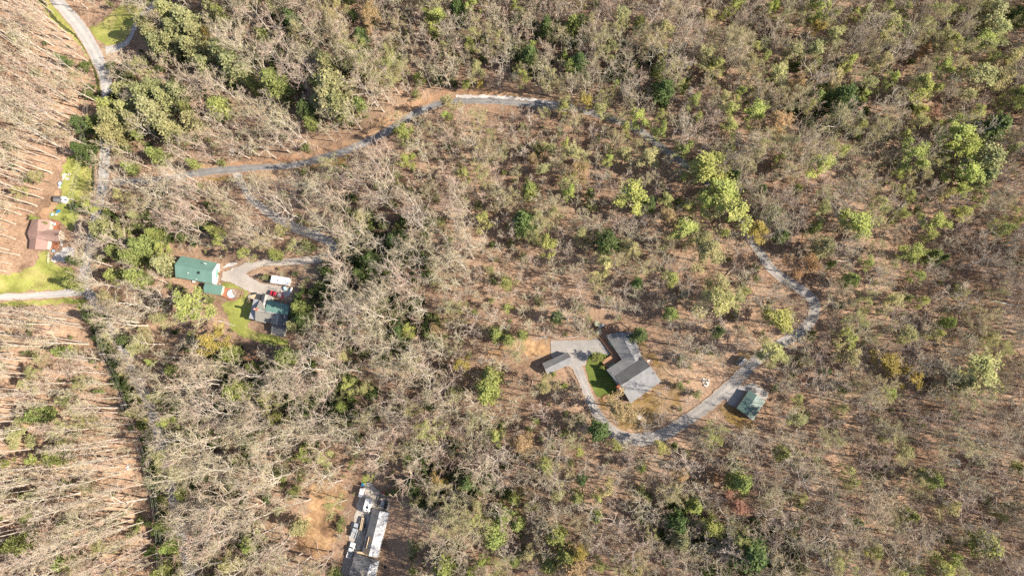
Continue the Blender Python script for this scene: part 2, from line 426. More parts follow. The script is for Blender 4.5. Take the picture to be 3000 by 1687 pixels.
# ================================================================== roads, drives and lawns
VALLEY = [(150,-30,40),(166,0,42),(198,38,44),(233,79,46),(262,125,46),(288,175,45),(306,221,42),(315,280,40),(312,360,40),(308,450,40),(303,536,38),(291,597,36),(280,638,36),(268,713,36),(253,766,36),(246,841,36),(274,873,34),(291,902,32),(312,946,32),(335,990,32),(361,1030,32),(387,1086,32),(417,1141,32),(437,1185,32),(456,1240,32),(480,1340,32),(510,1470,32),(530,1560,32),(549,1640,32),(562,1720,32)]
ribbon('valley_road', VALLEY, PALEASPH, 0.12, 'pale asphalt road along the valley at the left', rough=0.15)
HILL = [(330,530,24),(400,532,24),(480,524,24),(560,510,26),(640,500,26),(700,495,25),(770,490,22),(837,487,20),(900,476,21),(960,458,23),(1020,440,25),(1085,412,26),(1158,371,25),(1216,334,24),(1289,304,22),(1362,296,20),(1449,297,20),(1500,301,20),(1587,309,20),(1675,320,21),(1750,335,22),(1820,358,23),(1873,384,23),(1937,431,23),(1984,466,23),(2039,506,23),(2085,545,23),(2130,590,23),(2165,634,23),(2196,695,24),(2228,744,25),(2267,795,25),(2325,835,26),(2370,866,28),(2387,896,30),(2379,931,30),(2352,966,30),(2308,995,30),(2267,1018,30),(2232,1042,31),(2190,1080,32),(2150,1120,34),(2111,1155,34),(2064,1194,34),(2039,1212,34),(1989,1245,34),(1945,1272,34),(1879,1287,36),(1825,1281,36),(1793,1262,34),(1762,1230,30),(1743,1201,27),(1728,1170,25),(1717,1139,24),(1704,1108,25),(1695,1083,30),(1684,1060,38),(1676,1040,44)]
ribbon('hill_road', HILL[:30], ASPH, 0.14, 'narrow grey road curving over the wooded hill')
ribbon('loop_drive', HILL[29:], LOOPC, 0.16, 'worn concrete drive looping round the grey-roofed house')
ribbon('side_road', [(-30,872,24),(60,868,24),(120,865,24),(180,860,25),(225,856,28),(252,850,30)], PALEASPH, 0.15, 'pale side road leaving at the left edge')
ribbon('shaded_side_road', [(310,150,36),(345,140,26),(378,118,20),(392,85,18),(408,55,18),(440,28,18),(470,-20,18)], PALEASPH, 0.10, 'small side road under the pines at the top left')
ribbon('barn_drive', [(690,502,30),(712,545,26),(733,580,26),(762,604,28),(808,637,32),(866,667,32),(920,687,31),(960,705,31),(979,724,31),(968,746,27),(925,760,26),(866,766,24),(800,768,22),(759,773,22),(721,789,26),(695,803,38)], DRIVE, 0.13, 'winding gravel drive down to the green barn')
Z4 = (6.44, 480, 720)
sheet('barn_yard', [Z(Z4,*p) for p in [(1120,500),(1400,390),(1640,300),(1660,440),(1570,520),(1620,580),(1800,680),(2060,740),(2350,790),(2420,880),(2300,960),(2000,960),(1700,890),(1420,760),(1250,690),(1080,640)]], DRIVE, 0.17, 'gravel yard between the barn and the trailer', 0.25)
Z1 = (6.44, 1560, 920); Z2 = (6.44, 1560, 1100); Z3 = (6.44, 1940, 1000)
sheet('parking_pad', [Z(Z1,*p) for p in [(345,500),(700,492),(1090,488),(1200,450),(1330,560),(1480,740),(1440,770),(1200,722),(1080,775),(1020,880),(1000,960),(800,1000),(650,980),(350,800)]], LOOPC, 0.20, 'pale concrete parking pad by the brown deck', 0.06, rnd=False)
sheet('garage_apron', [Z(Z3,*p) for p in [(1380,860),(1715,780),(2005,960),(1960,1110),(1700,1010),(1450,1250),(1250,1190),(1150,1000)]], LOOPC, 0.19, 'pale concrete apron before the green garage', 0.06, rnd=False)
Z6 = (9.66, 980, 1390); Z7 = (9.23, 960, 1530)
sheet('house_yard', [Z(Z6,*p) for p in [(860,240),(1080,270),(1290,480),(1520,620),(1560,900),(1500,1100),(1000,1400)]]+[Z(Z7,*p) for p in [(940,700),(700,1000),(550,1500),(480,1700),(250,1700),(330,1300),(480,900),(560,560),(600,330),(640,80)]]+[Z(Z6,*p) for p in [(560,1200),(620,950),(690,650),(820,420)]], GRAVEL, 0.12, 'gravel yard with parked trailers beside the long house', 0.25)

sheet('lawn', [(373,-10),(448,-10),(408,52),(381,96),(358,124),(335,137),(312,135),(280,112),(262,84),(291,70),(323,41),(350,20)], GRASS, 0.07, 'bright mown lawn beside the top-left road fork', 0.3)
sheet('lawn', [(184,508),(189,480),(218,448),(250,470),(268,500),(272,540),(268,572),(262,595),(240,620),(224,650),(205,678),(178,646),(140,640),(166,606),(180,576),(178,546)], GRASS, 0.07, 'bright green yard above the brown-roofed house', 0.4)
sheet('lawn', [(105,775),(122,737),(146,738),(151,766),(175,782),(208,782),(226,812),(222,846),(150,850),(70,854),(-20,860),(-20,812),(44,800)], GRASS, 0.07, 'bright green meadow by the left side road', 0.4)
sheet('grass_strip', [(-20,884),(100,880),(215,872),(252,890),(262,920),(235,915),(225,890),(120,894),(-20,900)], GRASS, 0.06, 'grass strip below the left side road', 0.4)
sheet('lawn', [(640,872),(655,885),(690,880),(712,862),(735,868),(738,930),(728,962),(790,980),(835,990),(845,1005),(790,1012),(720,988),(682,962),(668,930),(655,905)], GRASS, 0.07, 'green lawn below the pool deck', 0.4)
sheet('lawn', [Z(Z4,*p) for p in [(1130,690),(1250,690),(1420,780),(1600,880),(1500,900),(1480,840),(1120,760)]], GRASS, 0.08, 'small grass patch above the pool deck', 0.2)
sheet('lawn', [(1720,1057),(1730,1039),(1746,1033),(1770,1033),(1786,1044),(1766,1060),(1778,1085),(1812,1128),(1816,1160),(1790,1166),(1752,1162),(1737,1137),(1727,1117),(1718,1080)], DEEP, 0.09, 'deep green lawn between loop drive and grey house', 0.1)
sheet('mustard_lawn', [(1752,1160),(1800,1160),(1850,1178),(1935,1118),(1893,1050),(1872,1000),(1905,1020),(1940,1060),(1965,1090),(1990,1135),(1998,1175),(1965,1200),(1940,1240),(1900,1258),(1850,1264),(1805,1250),(1770,1205)], MUST, 0.06, 'dry mustard-coloured grass round the grey-roofed house', 0.9)
sheet('mustard_lawn', [(2105,1190),(2135,1182),(2160,1200),(2190,1222),(2215,1245),(2200,1270),(2160,1250),(2125,1225)], MUST, 0.06, 'mustard grass patch below the green garage', 0.4)
sheet('mustard_lawn', [(2150,1045),(2180,1030),(2215,1030),(2205,1050),(2170,1085),(2145,1115),(2140,1080)], MUST, 0.05, 'mustard grass beside the small pale shed', 0.4)
sheet('roadside_bank', [(380,524),(470,508),(560,494),(700,477),(820,464),(930,440),(1020,412),(1085,372),(1140,332),(1200,300),(1280,272),(1345,266),(1340,284),(1290,292),(1216,322),(1158,358),(1085,398),(1010,428),(930,450),(840,474),(700,482),(600,488),(500,510),(420,522)], VERGE, 0.05, 'dry straw-coloured bank above the curving road', 0.8)
sheet('roadside_bank', [(1350,262),(1450,262),(1560,280),(1660,295),(1650,303),(1560,293),(1450,284),(1350,282)], VERGE, 0.05, 'orange leafy bank behind the pale shoulder', 0.5)
sheet('roadside_bank', [(600,522),(700,512),(840,500),(930,482),(1020,458),(1000,480),(930,500),(850,512),(780,520),(700,530),(640,530)], MUST, 0.05, 'mossy grass verge below the curving road', 0.5)
ribbon('pale_shoulder', [(1334,281,4),(1345,283,9),(1400,284,9),(1449,284,9),(1500,288,9),(1560,294,9),(1620,301,9),(1682,310,7)], CHIP, 0.17, 'pale gravel shoulder on the upper side of the road', road=False)
sheet('dirt_clearing', [(900,1420),(950,1405),(1000,1415),(1015,1440),(1005,1500),(990,1550),(972,1610),(930,1622),(872,1606),(868,1570),(905,1510),(910,1450)], DIRT, 0.06, 'orange dirt clearing left of the long house', 1.1)
sheet('dirt_patch', [(1520,1000),(1570,992),(1613,1000),(1613,1034),(1560,1042),(1510,1034),(1440,1052),(1415,1042),(1450,1025)], DIRT, 0.05, 'orange dirt left of the parking pad', 0.6)
sheet('dirt_patch', [(110,620),(150,600),(165,560),(175,570),(165,610),(150,635),(130,645)], VERGE, 0.06, 'bare tan path past the small shed', 0.4)
sheet('gravel_patch', [Z((5,40,480),*p) for p in [(545,1380),(640,1300),(760,1230),(880,1210),(900,1290),(840,1400),(700,1440),(580,1440)]], CHIP, 0.10, 'white gravel patch below the brown-roofed house', 0.3)
sheet('gravel_patch', [Z(Z4,*p) for p in [(1120,400),(1250,330),(1380,310),(1390,350),(1260,380),(1160,430)]], CHIP, 0.10, 'pale rubble at the right end of the green barn', 0.3)
DL = [(100,-30,10),(125,10,10),(155,50,10),(185,80,10),(222,105,9),(248,140,8),(266,175,8),(280,215,8),(288,255,8),(292,300,8),(285,400,8),(272,500,8),(274,560,8)]
ribbon('roadside_grass', [(112,-30,44),(140,10,40),(172,50,44),(205,85,40),(236,115,30),(258,150,24),(276,190,18),(289,230,14),(293,290,16),(282,400,30),(272,470,24)], GRASS, 0.05, 'green grass along the valley road ditch', road=False, rough=0.9)
ribbon('ditch', DL, DITCH, 0.09, 'dark narrow ditch beside the valley road', road=False, rough=0.35)
ribbon('roadside_grass', [(235,880,20),(265,930,36),(300,985,40),(330,1030,40),(352,1075,44),(380,1120,44),(410,1180,40),(440,1260,34),(462,1380,36),(480,1480,36),(500,1580,40),(520,1700,44)], GRASS, 0.05, 'green grass under the wires by the valley road', road=True, rough=1.2)

# ================================================================== buildings
def building(name, label, cat, S, polys, wallmat, shrink=0.45, clear=True, thick=0.14, group=None, zb=None, sink=2.5):
    pts = [Z(S, p[0], p[1]) for _, _, poly in polys for p in poly]
    cxp = sum(p[0] for p in pts)/len(pts); cyp = sum(p[1] for p in pts)/len(pts)
    g = P(cxp, cyp)
    if zb is None: zb = HG(g.x, g.y)
    org = Vector((g.x, g.y, zb))
    root = empty(name, org); tag(root, label, cat, group)
    root['zb'] = zb
    ww = []
    for _, _, poly in polys: ww.append([PZ(*Z(S, p[0], p[1]), zb+p[2]) for p in poly])
    allp = [p for w_ in ww for p in w_]
    c = Vector((sum(p.x for p in allp)/len(allp), sum(p.y for p in allp)/len(allp)))
    wall = MB()
    for (rn, mat, poly), w_ in zip(polys, ww):
        ar = sum(w_[i].x*w_[(i+1) % len(w_)].y-w_[(i+1) % len(w_)].x*w_[i].y for i in range(len(w_)))
        if ar < 0: w_ = w_[::-1]
        b = MB(); b.hexa([(p.x, p.y, p.z-thick) for p in w_], [tuple(p) for p in w_])
        b.build(rn, mat, root, org)
        if wallmat:
            top = []
            for p in w_:
                d = Vector((p.x, p.y))-c; L = d.length; k = max(0.0, (L-shrink)/L) if L > 0 else 1
                q = c+d*k; top.append((q.x, q.y, p.z-thick-0.06))
            wall.hexa([(q[0], q[1], zb-sink) for q in top], top)
    if wallmat: wall.build('wall', wallmat, root, org)
    if clear:
        hx = [p[0] for p in pts]; hy = [p[1] for p in pts]
        CLEAR.append([(min(hx)-6, min(hy)-6), (max(hx)+6, min(hy)-6), (max(hx)+6, max(hy)+6), (min(hx)-6, max(hy)+6)])
    return root, zb, org
def slab(name, S, poly, z0, z1, mat, root, zb, org):
    w_ = [PZ(*Z(S, p[0], p[1]), zb+z1) for p in poly]
    ar = sum(w_[i].x*w_[(i+1) % len(w_)].y-w_[(i+1) % len(w_)].x*w_[i].y for i in range(len(w_)))
    if ar < 0: w_ = w_[::-1]
    b = MB(); b.hexa([(p.x, p.y, zb+z0) for p in w_], [(p.x, p.y, zb+z1) for p in w_])
    return b.build(name, mat, root, org)
def tilted(name, S, poly, mat, root, zb, org, thick=0.08):
    w_ = [PZ(*Z(S, p[0], p[1]), zb+p[2]) for p in poly]
    ar = sum(w_[i].x*w_[(i+1) % len(w_)].y-w_[(i+1) % len(w_)].x*w_[i].y for i in range(len(w_)))
    if ar < 0: w_ = w_[::-1]
    b = MB(); b.hexa([(p.x, p.y, p.z-thick) for p in w_], [tuple(p) for p in w_])
    return b.build(name, mat, root, org)
def railing(S, pts, z, mat, root, zb, org, hgt=1.0, gap=2.0, rails=3, r=0.06):
    w_ = [PZ(*Z(S, p[0], p[1]), zb+z) for p in pts]
    for a, b in zip(w_[:-1], w_[1:]):
        n = max(1, int((b-a).length/gap))
        for k in range(n+1):
            q = a.lerp(b, k/n)
            MB().box(q.x-r, q.x+r, q.y-r, q.y+r, q.z, q.z+hgt).build('rail_post', mat, root, org)
        for k in range(rails):
            h = hgt*(k+1)/rails
            MB().tube([(a.x, a.y, a.z+h), (b.x, b.y, b.z+h)], r*0.75, 4).build('rail', mat, root, org)
def atz(S, x, y, z, zb): return PZ(*Z(S, x, y), zb+z)
def bx(name, S, x, y, z0, z1, sx, sy, mat, root, zb, org, rz=0.0):
    c = atz(S, x, y, z1, zb); cs, sn = math.cos(rz), math.sin(rz)
    q = [(c.x+a*cs-b*sn, c.y+a*sn+b*cs) for a, b in ((-sx/2,-sy/2),(sx/2,-sy/2),(sx/2,sy/2),(-sx/2,sy/2))]
    return MB().hexa([(p[0], p[1], zb+z0) for p in q], [(p[0], p[1], zb+z1) for p in q]).build(name, mat, root, org)
def pipe(S, x, y, z0, z1, r, mat, root, zb, org, name='vent_pipe'):
    c = atz(S, x, y, z1, zb); return MB().cyl((c.x, c.y), r, zb+z0, zb+z1, 10).build(name, mat, root, org)
def wallwin(root, org, S, a, b, t, z0, z1, width, zb, zt, mat, name, proud=0.05):
    """a window or door set in the wall under the eave a-b (positions a, b in the enlargement at height zt)"""
    pa, pb = atz(S, *a, zt, zb), atz(S, *b, zt, zb)
    d = Vector((pb.x-pa.x, pb.y-pa.y)).normalized(); n = Vector((d.y, -d.x))
    cc = Vector((org[0], org[1]))
    c = Vector((pa.x+(pb.x-pa.x)*t, pa.y+(pb.y-pa.y)*t))
    if n.dot(c-cc) < 0: n = -n
    c = c - n*0.3
    q = [c-d*width/2-n*0.2, c+d*width/2-n*0.2, c+d*width/2+n*proud, c-d*width/2+n*proud]
    return MB().hexa([(p.x, p.y, zb+z0) for p in q], [(p.x, p.y, zb+z1) for p in q]).build(name, mat, root, org)

# --- the large grey-roofed house in the clearing
E, Rg = 3.2, 5.6
root, zb, org = building('ranch_house', 'large L-shaped house with grey shingle roof and brown deck', 'house', Z1, [
    ('roof', ROOFG, [(1380,390,E),(1640,338,4.8),(1955,895,4.8),(1685,855,E)]),
    ('roof', ROOFP, [(1640,338,4.8),(1890,345,E),(2060,795,E),(1955,895,4.8)]),
    ('roof', ROOFG, [(1395,1050,E),(1685,855,E),(1955,897,4.3),(1545,1168,4.3)]),
    ('roof', ROOFD, [(1545,1168,4.32),(1955,897,4.32),(2060,795,4.0),(2225,985,Rg),(1660,1345,Rg)]),  # darker pitch: slope shading put into the shingle colour
    ('roof', ROOFP, [(1660,1345,Rg),(2225,985,Rg),(2430,1265,E),(1850,1682,E)]),  # paler slopes and gable strip: sunlight put into the shingle colour
    ('roof', ROOFP, [(1395,1050,E+.02),(1545,1168,4.3),(1660,1345,Rg),(1600,1335,4.4)]),
], GREYW, 0.5)
slab('deck', Z1, [(1225,395),(1300,265),(1650,165),(1885,330),(1640,345),(1385,395),(1680,855),(1400,1040),(1305,890),(1500,765)], 0.7, 0.85, DECKW, root, zb, org)
railing(Z1, [(1225,395),(1500,765),(1305,890),(1385,1010)], 0.85, DECKW, root, zb, org, 1.0, 1.9, 2)
railing(Z1, [(1310,260),(1650,160),(1890,325)], 0.85, DARKW, root, zb, org, 1.0, 2.2, 3, 0.09)
MBs = [(1345,590,1.2),(1300,480,1.2)]
tilted('awning', Z1, [(1425,505,2.6),(1450,500,3.05),(1508,605,3.05),(1485,612,2.6)], AWN, root, zb, org)
tilted('awning', Z1, [(1435,985,2.6),(1535,920,2.6),(1548,938,3.05),(1447,1003,3.05)], AWN, root, zb, org)
ch = bx('chimney', Z1, 1645, 1395, 0.0, 6.6, 2.2, 1.1, BRICK, root, zb, org, R(-55))
cp = atz(Z1, 1655, 1402, 6.7, zb)
MB().cyl((cp.x, cp.y), 0.22, zb+6.6, zb+7.0, 12).build('flue', WHITE, ch, org)
tilted('shadow_triangle', Z1, [(1905,1225,4.9),(1985,1372,4.4),(1950,1392,3.9)], ROOFD, root, zb, org, 0.3)  # dark triangle stands in for a shadow lying on the slope
pipe(Z1, 1510, 1108, 3.5, 4.6, 0.09, TIMBER, root, zb, org)
pipe(Z1, 1955, 1225, 4.0, 5.3, 0.10, STEEL, root, zb, org); pipe(Z1, 2060, 1270, 4.0, 4.9, 0.10, STEEL, root, zb, org)
bx('gutter_end', Z1, 2190, 880, 2.9, 3.25, 0.9, 0.5, WHITE, root, zb, org, R(30))
for t in (0.2, 0.5, 0.8): wallwin(root, org, Z1, (1380,390), (1685,855), t, 1.2, 2.4, 1.4, zb, E, GLASS, 'window')
for t in (0.3, 0.7): wallwin(root, org, Z1, (1395,1050), (1600,1335), t, 1.0, 2.3, 1.3, zb, E, GLASS, 'window')
MAIN = (root, zb, org)

root, zb, org = building('garage', 'low garage with grey gable roof beside the parking pad', 'garage', Z1, [
    ('roof', ROOFG, [(185,925,2.5),(655,715,2.5),(728,805,3.7),(235,1040,3.7)]),
    ('roof', ROOFP, [(235,1040,3.7),(728,805,3.7),(765,920,2.5),(285,1140,2.5)])], BEIGE, 0.3)  # paler copy: this slope carries the sunlight in its colour
wallwin(root, org, Z1, (655,715), (765,920), 0.5, 0.0, 2.1, 2.4, zb, 2.5, WHITE, 'garage_door')

root, zb, org = building('garage', 'square garage with faded green metal roof by the loop drive', 'garage', Z3, [
    ('roof', ROOFGM, [(1640,915,2.7),(1405,1255,2.7),(1560,1365,3.5),(1790,1010,3.5)]),
    ('roof', ROOFGM, [(1790,1010,3.5),(1560,1365,3.5),(1715,1490,2.7),(1945,1130,2.7)])], BROWNW, 0.3)
wallwin(root, org, Z3, (1640,915), (1945,1130), 0.5, 0.0, 2.2, 4.2, zb, 2.7, WHITE, 'garage_door')

root, zb, org = building('shed', 'small shed with one sunlit and one shaded roof slope by the drive', 'shed', Z3, [
    ('roof', ROOFD, [(1490,262,1.9),(1562,312,2.6),(1440,440,2.6),(1395,380,1.9)]),  # west slope coloured dark for its shade, east slope pale for the sun
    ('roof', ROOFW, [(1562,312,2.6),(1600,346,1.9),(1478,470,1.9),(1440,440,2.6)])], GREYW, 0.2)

# --- the green barn and its outbuildings
root, zb, org = building('barn', 'long barn with green metal gable roof and white end porch', 'barn', Z4, [
    ('roof', ROOFGR, [(330,190,3.2),(1015,325,3.2),(910,495,6.4),(203,355,6.4)]),
    ('roof', ROOFGR, [(203,355,6.4),(910,495,6.4),(915,715,4.8),(220,590,4.8)])], WHITE, 0.35)
slab('porch', Z4, [(1030,330),(1110,390),(1040,722),(920,718)], 0.1, 0.4, TIMBER, root, zb, org)
tilted('porch_roof', Z4, [(920,450,3.2),(1030,440,2.6),(1000,600,2.6),(925,590,3.2)], AWN, root, zb, org)
for p in ((1032,440),(1002,600),(1095,395),(1035,710)):
    pipe(Z4, p[0], p[1], 0.2, 2.6, 0.09, WHITE, root, zb, org, 'porch_post')
for p in ((440,510),(605,625),(755,325),(455,515)): pipe(Z4, p[0], p[1], 4.0, 6.1 if p[0] != 605 else 5.5, 0.12, WHITE, root, zb, org)
bx('roof_hatch', Z4, 652, 500, 5.0, 6.15, 1.0, 1.3, GLASS, root, zb, org, R(-10))
wallwin(root, org, Z4, (1015,325), (915,715), 0.5, 0.3, 2.6, 2.0, zb, 4.0, BROWNW, 'door')
for t in (0.2, 0.5, 0.8): wallwin(root, org, Z4, (220,590), (915,715), t, 1.4, 2.6, 1.2, zb, 4.0, GLASS, 'window')
lt = empty('lean_to', (org.x, org.y, org.z)); tag(lt, 'small green lean-to frame at the left end of the barn', 'lean-to')
tilted('lean_to_roof', Z4, [(240,250,2.4),(205,340,2.4),(190,430,2.0),(150,420,2.0),(175,290,2.0)], ROOFGR, lt, zb, org)
for a, b in (((150,260),(105,440)), ((105,440),(180,505)), ((150,260),(250,232))):
    pa, pb = atz(Z4, *a, 2.2, zb), atz(Z4, *b, 2.2, zb)
    MB().tube([pa, pb], 0.09, 4).build('beam', TIMBER, lt, org)
    MB().tube([(pa.x, pa.y, zb-0.6), pa], 0.08, 4).build('post', TIMBER, lt, org)
jr = random.Random(3)
def junk(name, label, cat, S, x, y, sx, sy, h, mat, rz=0.0, group=None):
    p = P(*Z(S, x, y)); r_ = empty(name, (p.x, p.y, HG(p.x, p.y)), rz); tag(r_, label, cat, group)
    bevelbox('body', mat, r_, -sx/2, sx/2, -sy/2, sy/2, -0.1, h*0.72, min(sx, sy, h)*0.12)
    bevelbox('lid', mat, r_, -sx*0.53, sx*0.53, -sy*0.53, sy*0.53, h*0.73, h, min(sx, sy, h)*0.06)
    return r_
junk('storage_bin', 'white bin at the lower corner of the lean-to', 'bin', Z4, 170, 485, 0.9, 0.8, 0.9, TARP, 0.4)
junk('storage_bin', 'white bin at the upper corner of the lean-to', 'bin', Z4, 225, 240, 0.9, 0.7, 0.9, TARP, 0.1)
junk('storage_bin', 'pale bin below the middle of the barn', 'bin', Z4, 575, 675, 1.0, 0.7, 0.7, TARP, 0.2)
root, zb, org = building('shed', 'small shed with dark green metal roof by the pool deck', 'shed', Z4, [
    ('roof', ROOFGR, [(775,703,2.6),(1115,752,2.6),(1092,840,3.5),(745,792,3.5)]),
    ('roof', ROOFGR, [(745,792,3.5),(1092,840,3.5),(1073,930,2.6),(760,885,2.6)])], BEIGE, 0.25)
pd = empty('pool_deck', org); tag(pd, 'red-stained wooden deck around a round pool', 'deck')
slab('deck', Z4, [(1115,790),(1500,840),(1470,992),(1260,1025),(1075,925)], 0.9, 1.05, REDWOOD, pd, zb, org)
railing(Z4, [(1500,840),(1470,992),(1260,1025),(1075,925)], 1.05, REDWOOD, pd, zb, org, 0.9, 1.8, 2)
slab('bench', Z4, [(1462,850),(1478,852),(1455,965),(1440,960)], 1.05, 1.5, DARKW, pd, zb, org)
bx('planter', Z4, 1105, 855, 1.05, 1.5, 0.5, 0.5, TARP, pd, zb, org)
pc = atz(Z4, 1278, 905, 1.1, zb)
pl = empty('swimming_pool', (pc.x, pc.y, zb)); tag(pl, 'round above-ground pool sunk in the wooden deck', 'pool')
b = MB(); n = 28
ro, ri = 1.72, 1.58
for k in range(n):
    a0, a1 = 2*math.pi*k/n, 2*math.pi*(k+1)/n
    q = lambda r, a, z: (r*math.cos(a), r*math.sin(a), z)
    b.add([q(ro,a0,0.3),q(ro,a1,0.3),q(ro,a1,1.32),q(ro,a0,1.32),q(ri,a0,1.32),q(ri,a1,1.32),q(ri,a0,0.3),q(ri,a1,0.3)], [(0,1,2,3),(3,2,5,4),(4,5,7,6)])
b.build('pool_wall', PALEB, pl)
MB().cyl((0, 0), ri-0.01, 0.5, 1.14, 28).build('water', WATER, pl)

# --- the taupe and green roofed house
Z5 = (7.25, 640, 800)
root, zb, org = building('farmhouse', 'house with taupe shingles, a green metal roof section and white porch', 'house', Z5, [
    ('roof', ROOFT, [(783,772,6.0),(1200,848,6.0),(1005,1060,3.6),(780,1012,3.6)]),
    ('roof', ROOFT, [(880,570,3.8),(948,655,4.6),(985,792,6.0),(783,772,6.0)]),
    ('roof', ROOFT, [(1130,890,5.0),(1270,868,6.3),(1232,1075,6.3),(1095,1075,4.2)]),
    ('roof', ROOFG, [(1270,868,6.3),(1480,895,4.4),(1455,1110,4.4),(1232,1075,6.3)]),
    ('roof', ROOFG, [(1140,1085,3.4),(1440,1110,3.4),(1385,1350,2.8),(1110,1235,2.8)]),
    ('roof', ROOFG, [(930,430,3.0),(1000,445,4.2),(945,655,4.6),(900,560,3.4)]),
    ('roof', ROOFT, [(1000,445,4.2),(1140,490,3.0),(1128,580,3.0),(1005,590,3.8),(980,700,4.2),(945,655,4.6)]),
    ('roof', ROOFGR, [(1045,585,4.2),(1250,610,4.2),(1500,685,4.0),(1480,892,5.9),(1270,866,6.25),(985,795,6.0)]),
], CREAM, 0.4)
tilted('porch_roof', Z5, [(750,545,2.9),(882,570,3.4),(800,690,3.4),(785,770,3.6),(780,985,3.4),(645,962,2.9),(710,705,2.9)], ROOFW, root, zb, org, 0.12)
for p in ((745,560),(712,705),(650,955),(690,830)): pipe(Z5, p[0], p[1], -1.0, 2.75, 0.09, WHITE, root, zb, org, 'porch_post')
ch = bx('chimney', Z5, 765, 762, 0.0, 7.6, 1.1, 0.9, BRICK, root, zb, org, R(-10))
bx('chimney_cap', Z5, 765, 760, 7.6, 7.75, 0.5, 0.4, WHITE, ch, zb, org, R(-10))
pa, pb = atz(Z5, 783, 770, 6.1, zb), atz(Z5, 1265, 862, 6.2, zb)
MB().tube([pa, pb], 0.09, 5).build('ridge_cap', WHITE, root, org)
pa, pb = atz(Z5, 1270, 915, 6.38, zb), atz(Z5, 1232, 1072, 6.38, zb)
MB().tube([pa, pb], 0.12, 5).build('ridge_cap', WHITE, root, org)
for p in ((1087,680,5.3),(1208,705,5.4),(1328,730,5.4),(1145,965,5.3)): pipe(Z5, p[0], p[1], 4, p[2]+0.15, 0.1, STEEL, root, zb, org)
slab('rear_deck', Z5, [(1125,1240),(1400,1350),(1375,1365),(1110,1300)], 1.6, 1.75, WEATH, root, zb, org)
slab('terrace', Z5, [(640,520),(740,440),(840,440),(905,450),(880,555),(745,545),(720,560)], -0.2, 0.25, TIMBER, root, zb, org)
railing(Z5, [(840,440),(915,455),(890,555),(830,545)], 0.25, WHITE, root, zb, org, 1.0, 1.5, 1)
junk('patio_table', 'white cluttered table at the corner of the terrace', 'table', Z5, 690, 500, 1.2, 1.0, 0.8, TARP, 0.5)
junk('patio_grill', 'dark covered grill on the terrace by the white porch', 'grill', Z5, 790, 440, 1.2, 0.6, 1.0, BLACK, 0.2)
junk('patio_box', 'tan wooden box on the terrace by the white porch', 'box', Z5, 762, 475, 1.3, 0.9, 0.6, TIMBER, 0.1)

# --- the brown-roofed house at the left
Z8 = (5.0, 40, 480)
root, zb, org = building('cottage', 'brown-roofed house with red decks at the left edge', 'house', Z8, [
    ('roof', ROOFB, [(270,812,3.0),(365,810,4.6),(345,995,4.8),(200,1010,3.3)]),
    ('roof', ROOFB, [(365,810,4.6),(535,822,3.0),(520,965,3.0),(430,970,4.0),(345,995,4.8)]),
    ('roof', ROOFB, [(200,1015,3.8),(345,995,4.82),(520,964,3.3),(690,965,3.2),(645,1040,4.9),(345,1035,4.9)]),
    ('roof', ROOFB, [(200,1015,3.8),(345,1035,4.9),(645,1040,4.9),(670,1135,3.2),(500,1130,3.2),(330,1090,4.6),(232,1112,3.2)]),
    ('roof', ROOFB, [(330,1080,4.6),(502,1130,3.05),(485,1256,3.05),(312,1250,4.6)]),
    ('roof', ROOFB, [(330,1080,4.6),(312,1250,4.6),(222,1246,3.05),(235,1110,3.05)])], BEIGE, 0.4)
slab('deck', Z8, [(535,835),(665,845),(690,965),(520,968)], 0.5, 0.65, REDWOOD, root, zb, org)
slab('deck', Z8, [(500,1130),(680,1135),(660,1190),(610,1275),(488,1256)], 0.5, 0.65, REDWOOD, root, zb, org)
railing(Z8, [(612,840),(605,960)], 0.65, REDWOOD, root, zb, org, 1.0, 1.4, 3)
railing(Z8, [(590,1140),(575,1265)], 0.65, REDWOOD, root, zb, org, 1.0, 1.4, 3)
c = atz(Z8, 685, 1045, 2.8, zb)
for k in range(10):
    a = 2*math.pi*k/10
    MB().tube([(c.x, c.y, zb+3.3), (c.x+2.0*math.cos(a), c.y+2.0*math.sin(a), zb+2.6)], 0.07, 4).build('rafter', REDWOOD, root, org)
    if k % 2 == 0: MB().tube([(c.x+2.0*math.cos(a), c.y+2.0*math.sin(a), zb-0.5), (c.x+2.0*math.cos(a), c.y+2.0*math.sin(a), zb+2.6)], 0.09, 4).build('post', REDWOOD, root, org)
slab('steps', Z8, [(680,1140),(720,1145),(710,1200),(675,1190)], 0.0, 0.35, TARP, root, zb, org)
for x, y, mt, nm, lb in ((570,885,PALEB,'patio_table','pale blue table on the upper red deck'),(615,890,PALEB,'patio_chair','pale blue chair on the upper red deck'),(538,918,AWN,'patio_cushion','green padded seat on the upper red deck'),
                     (560,1165,TARP,'patio_table','white table on the lower red deck'),(555,1215,TARP,'patio_chair','white chair below the table on the lower red deck'),(505,1185,AWN,'patio_cushion','green padded seat on the lower red deck')):
    p = atz(Z8, x, y, 0.65, zb); r_ = empty(nm, (p.x, p.y, zb+0.65), 0.2); tag(r_, lb, nm.split('_')[1])
    for sx in (-1, 1):
        for sy in (-1, 1): MB().box(sx*0.35-0.03, sx*0.35+0.03, sy*0.35-0.03, sy*0.35+0.03, 0, 0.62).build('leg', mt, r_)
    bevelbox('top', mt, r_, -0.6, 0.6, -0.55, 0.55, 0.62, 0.72, 0.04)
slab('garden_path', Z8, [(320,1270),(400,1262),(412,1400),(395,1449),(340,1440),(350,1350)], 0.02, 0.12, STONE, root, zb, org)
p1, p2 = P(*Z(Z8, 530, 1300)), P(*Z(Z8, 522, 1449))
fo = empty('boundary_fence', p1); tag(fo, 'thin pale fence running down from the brown-roofed house', 'fence')
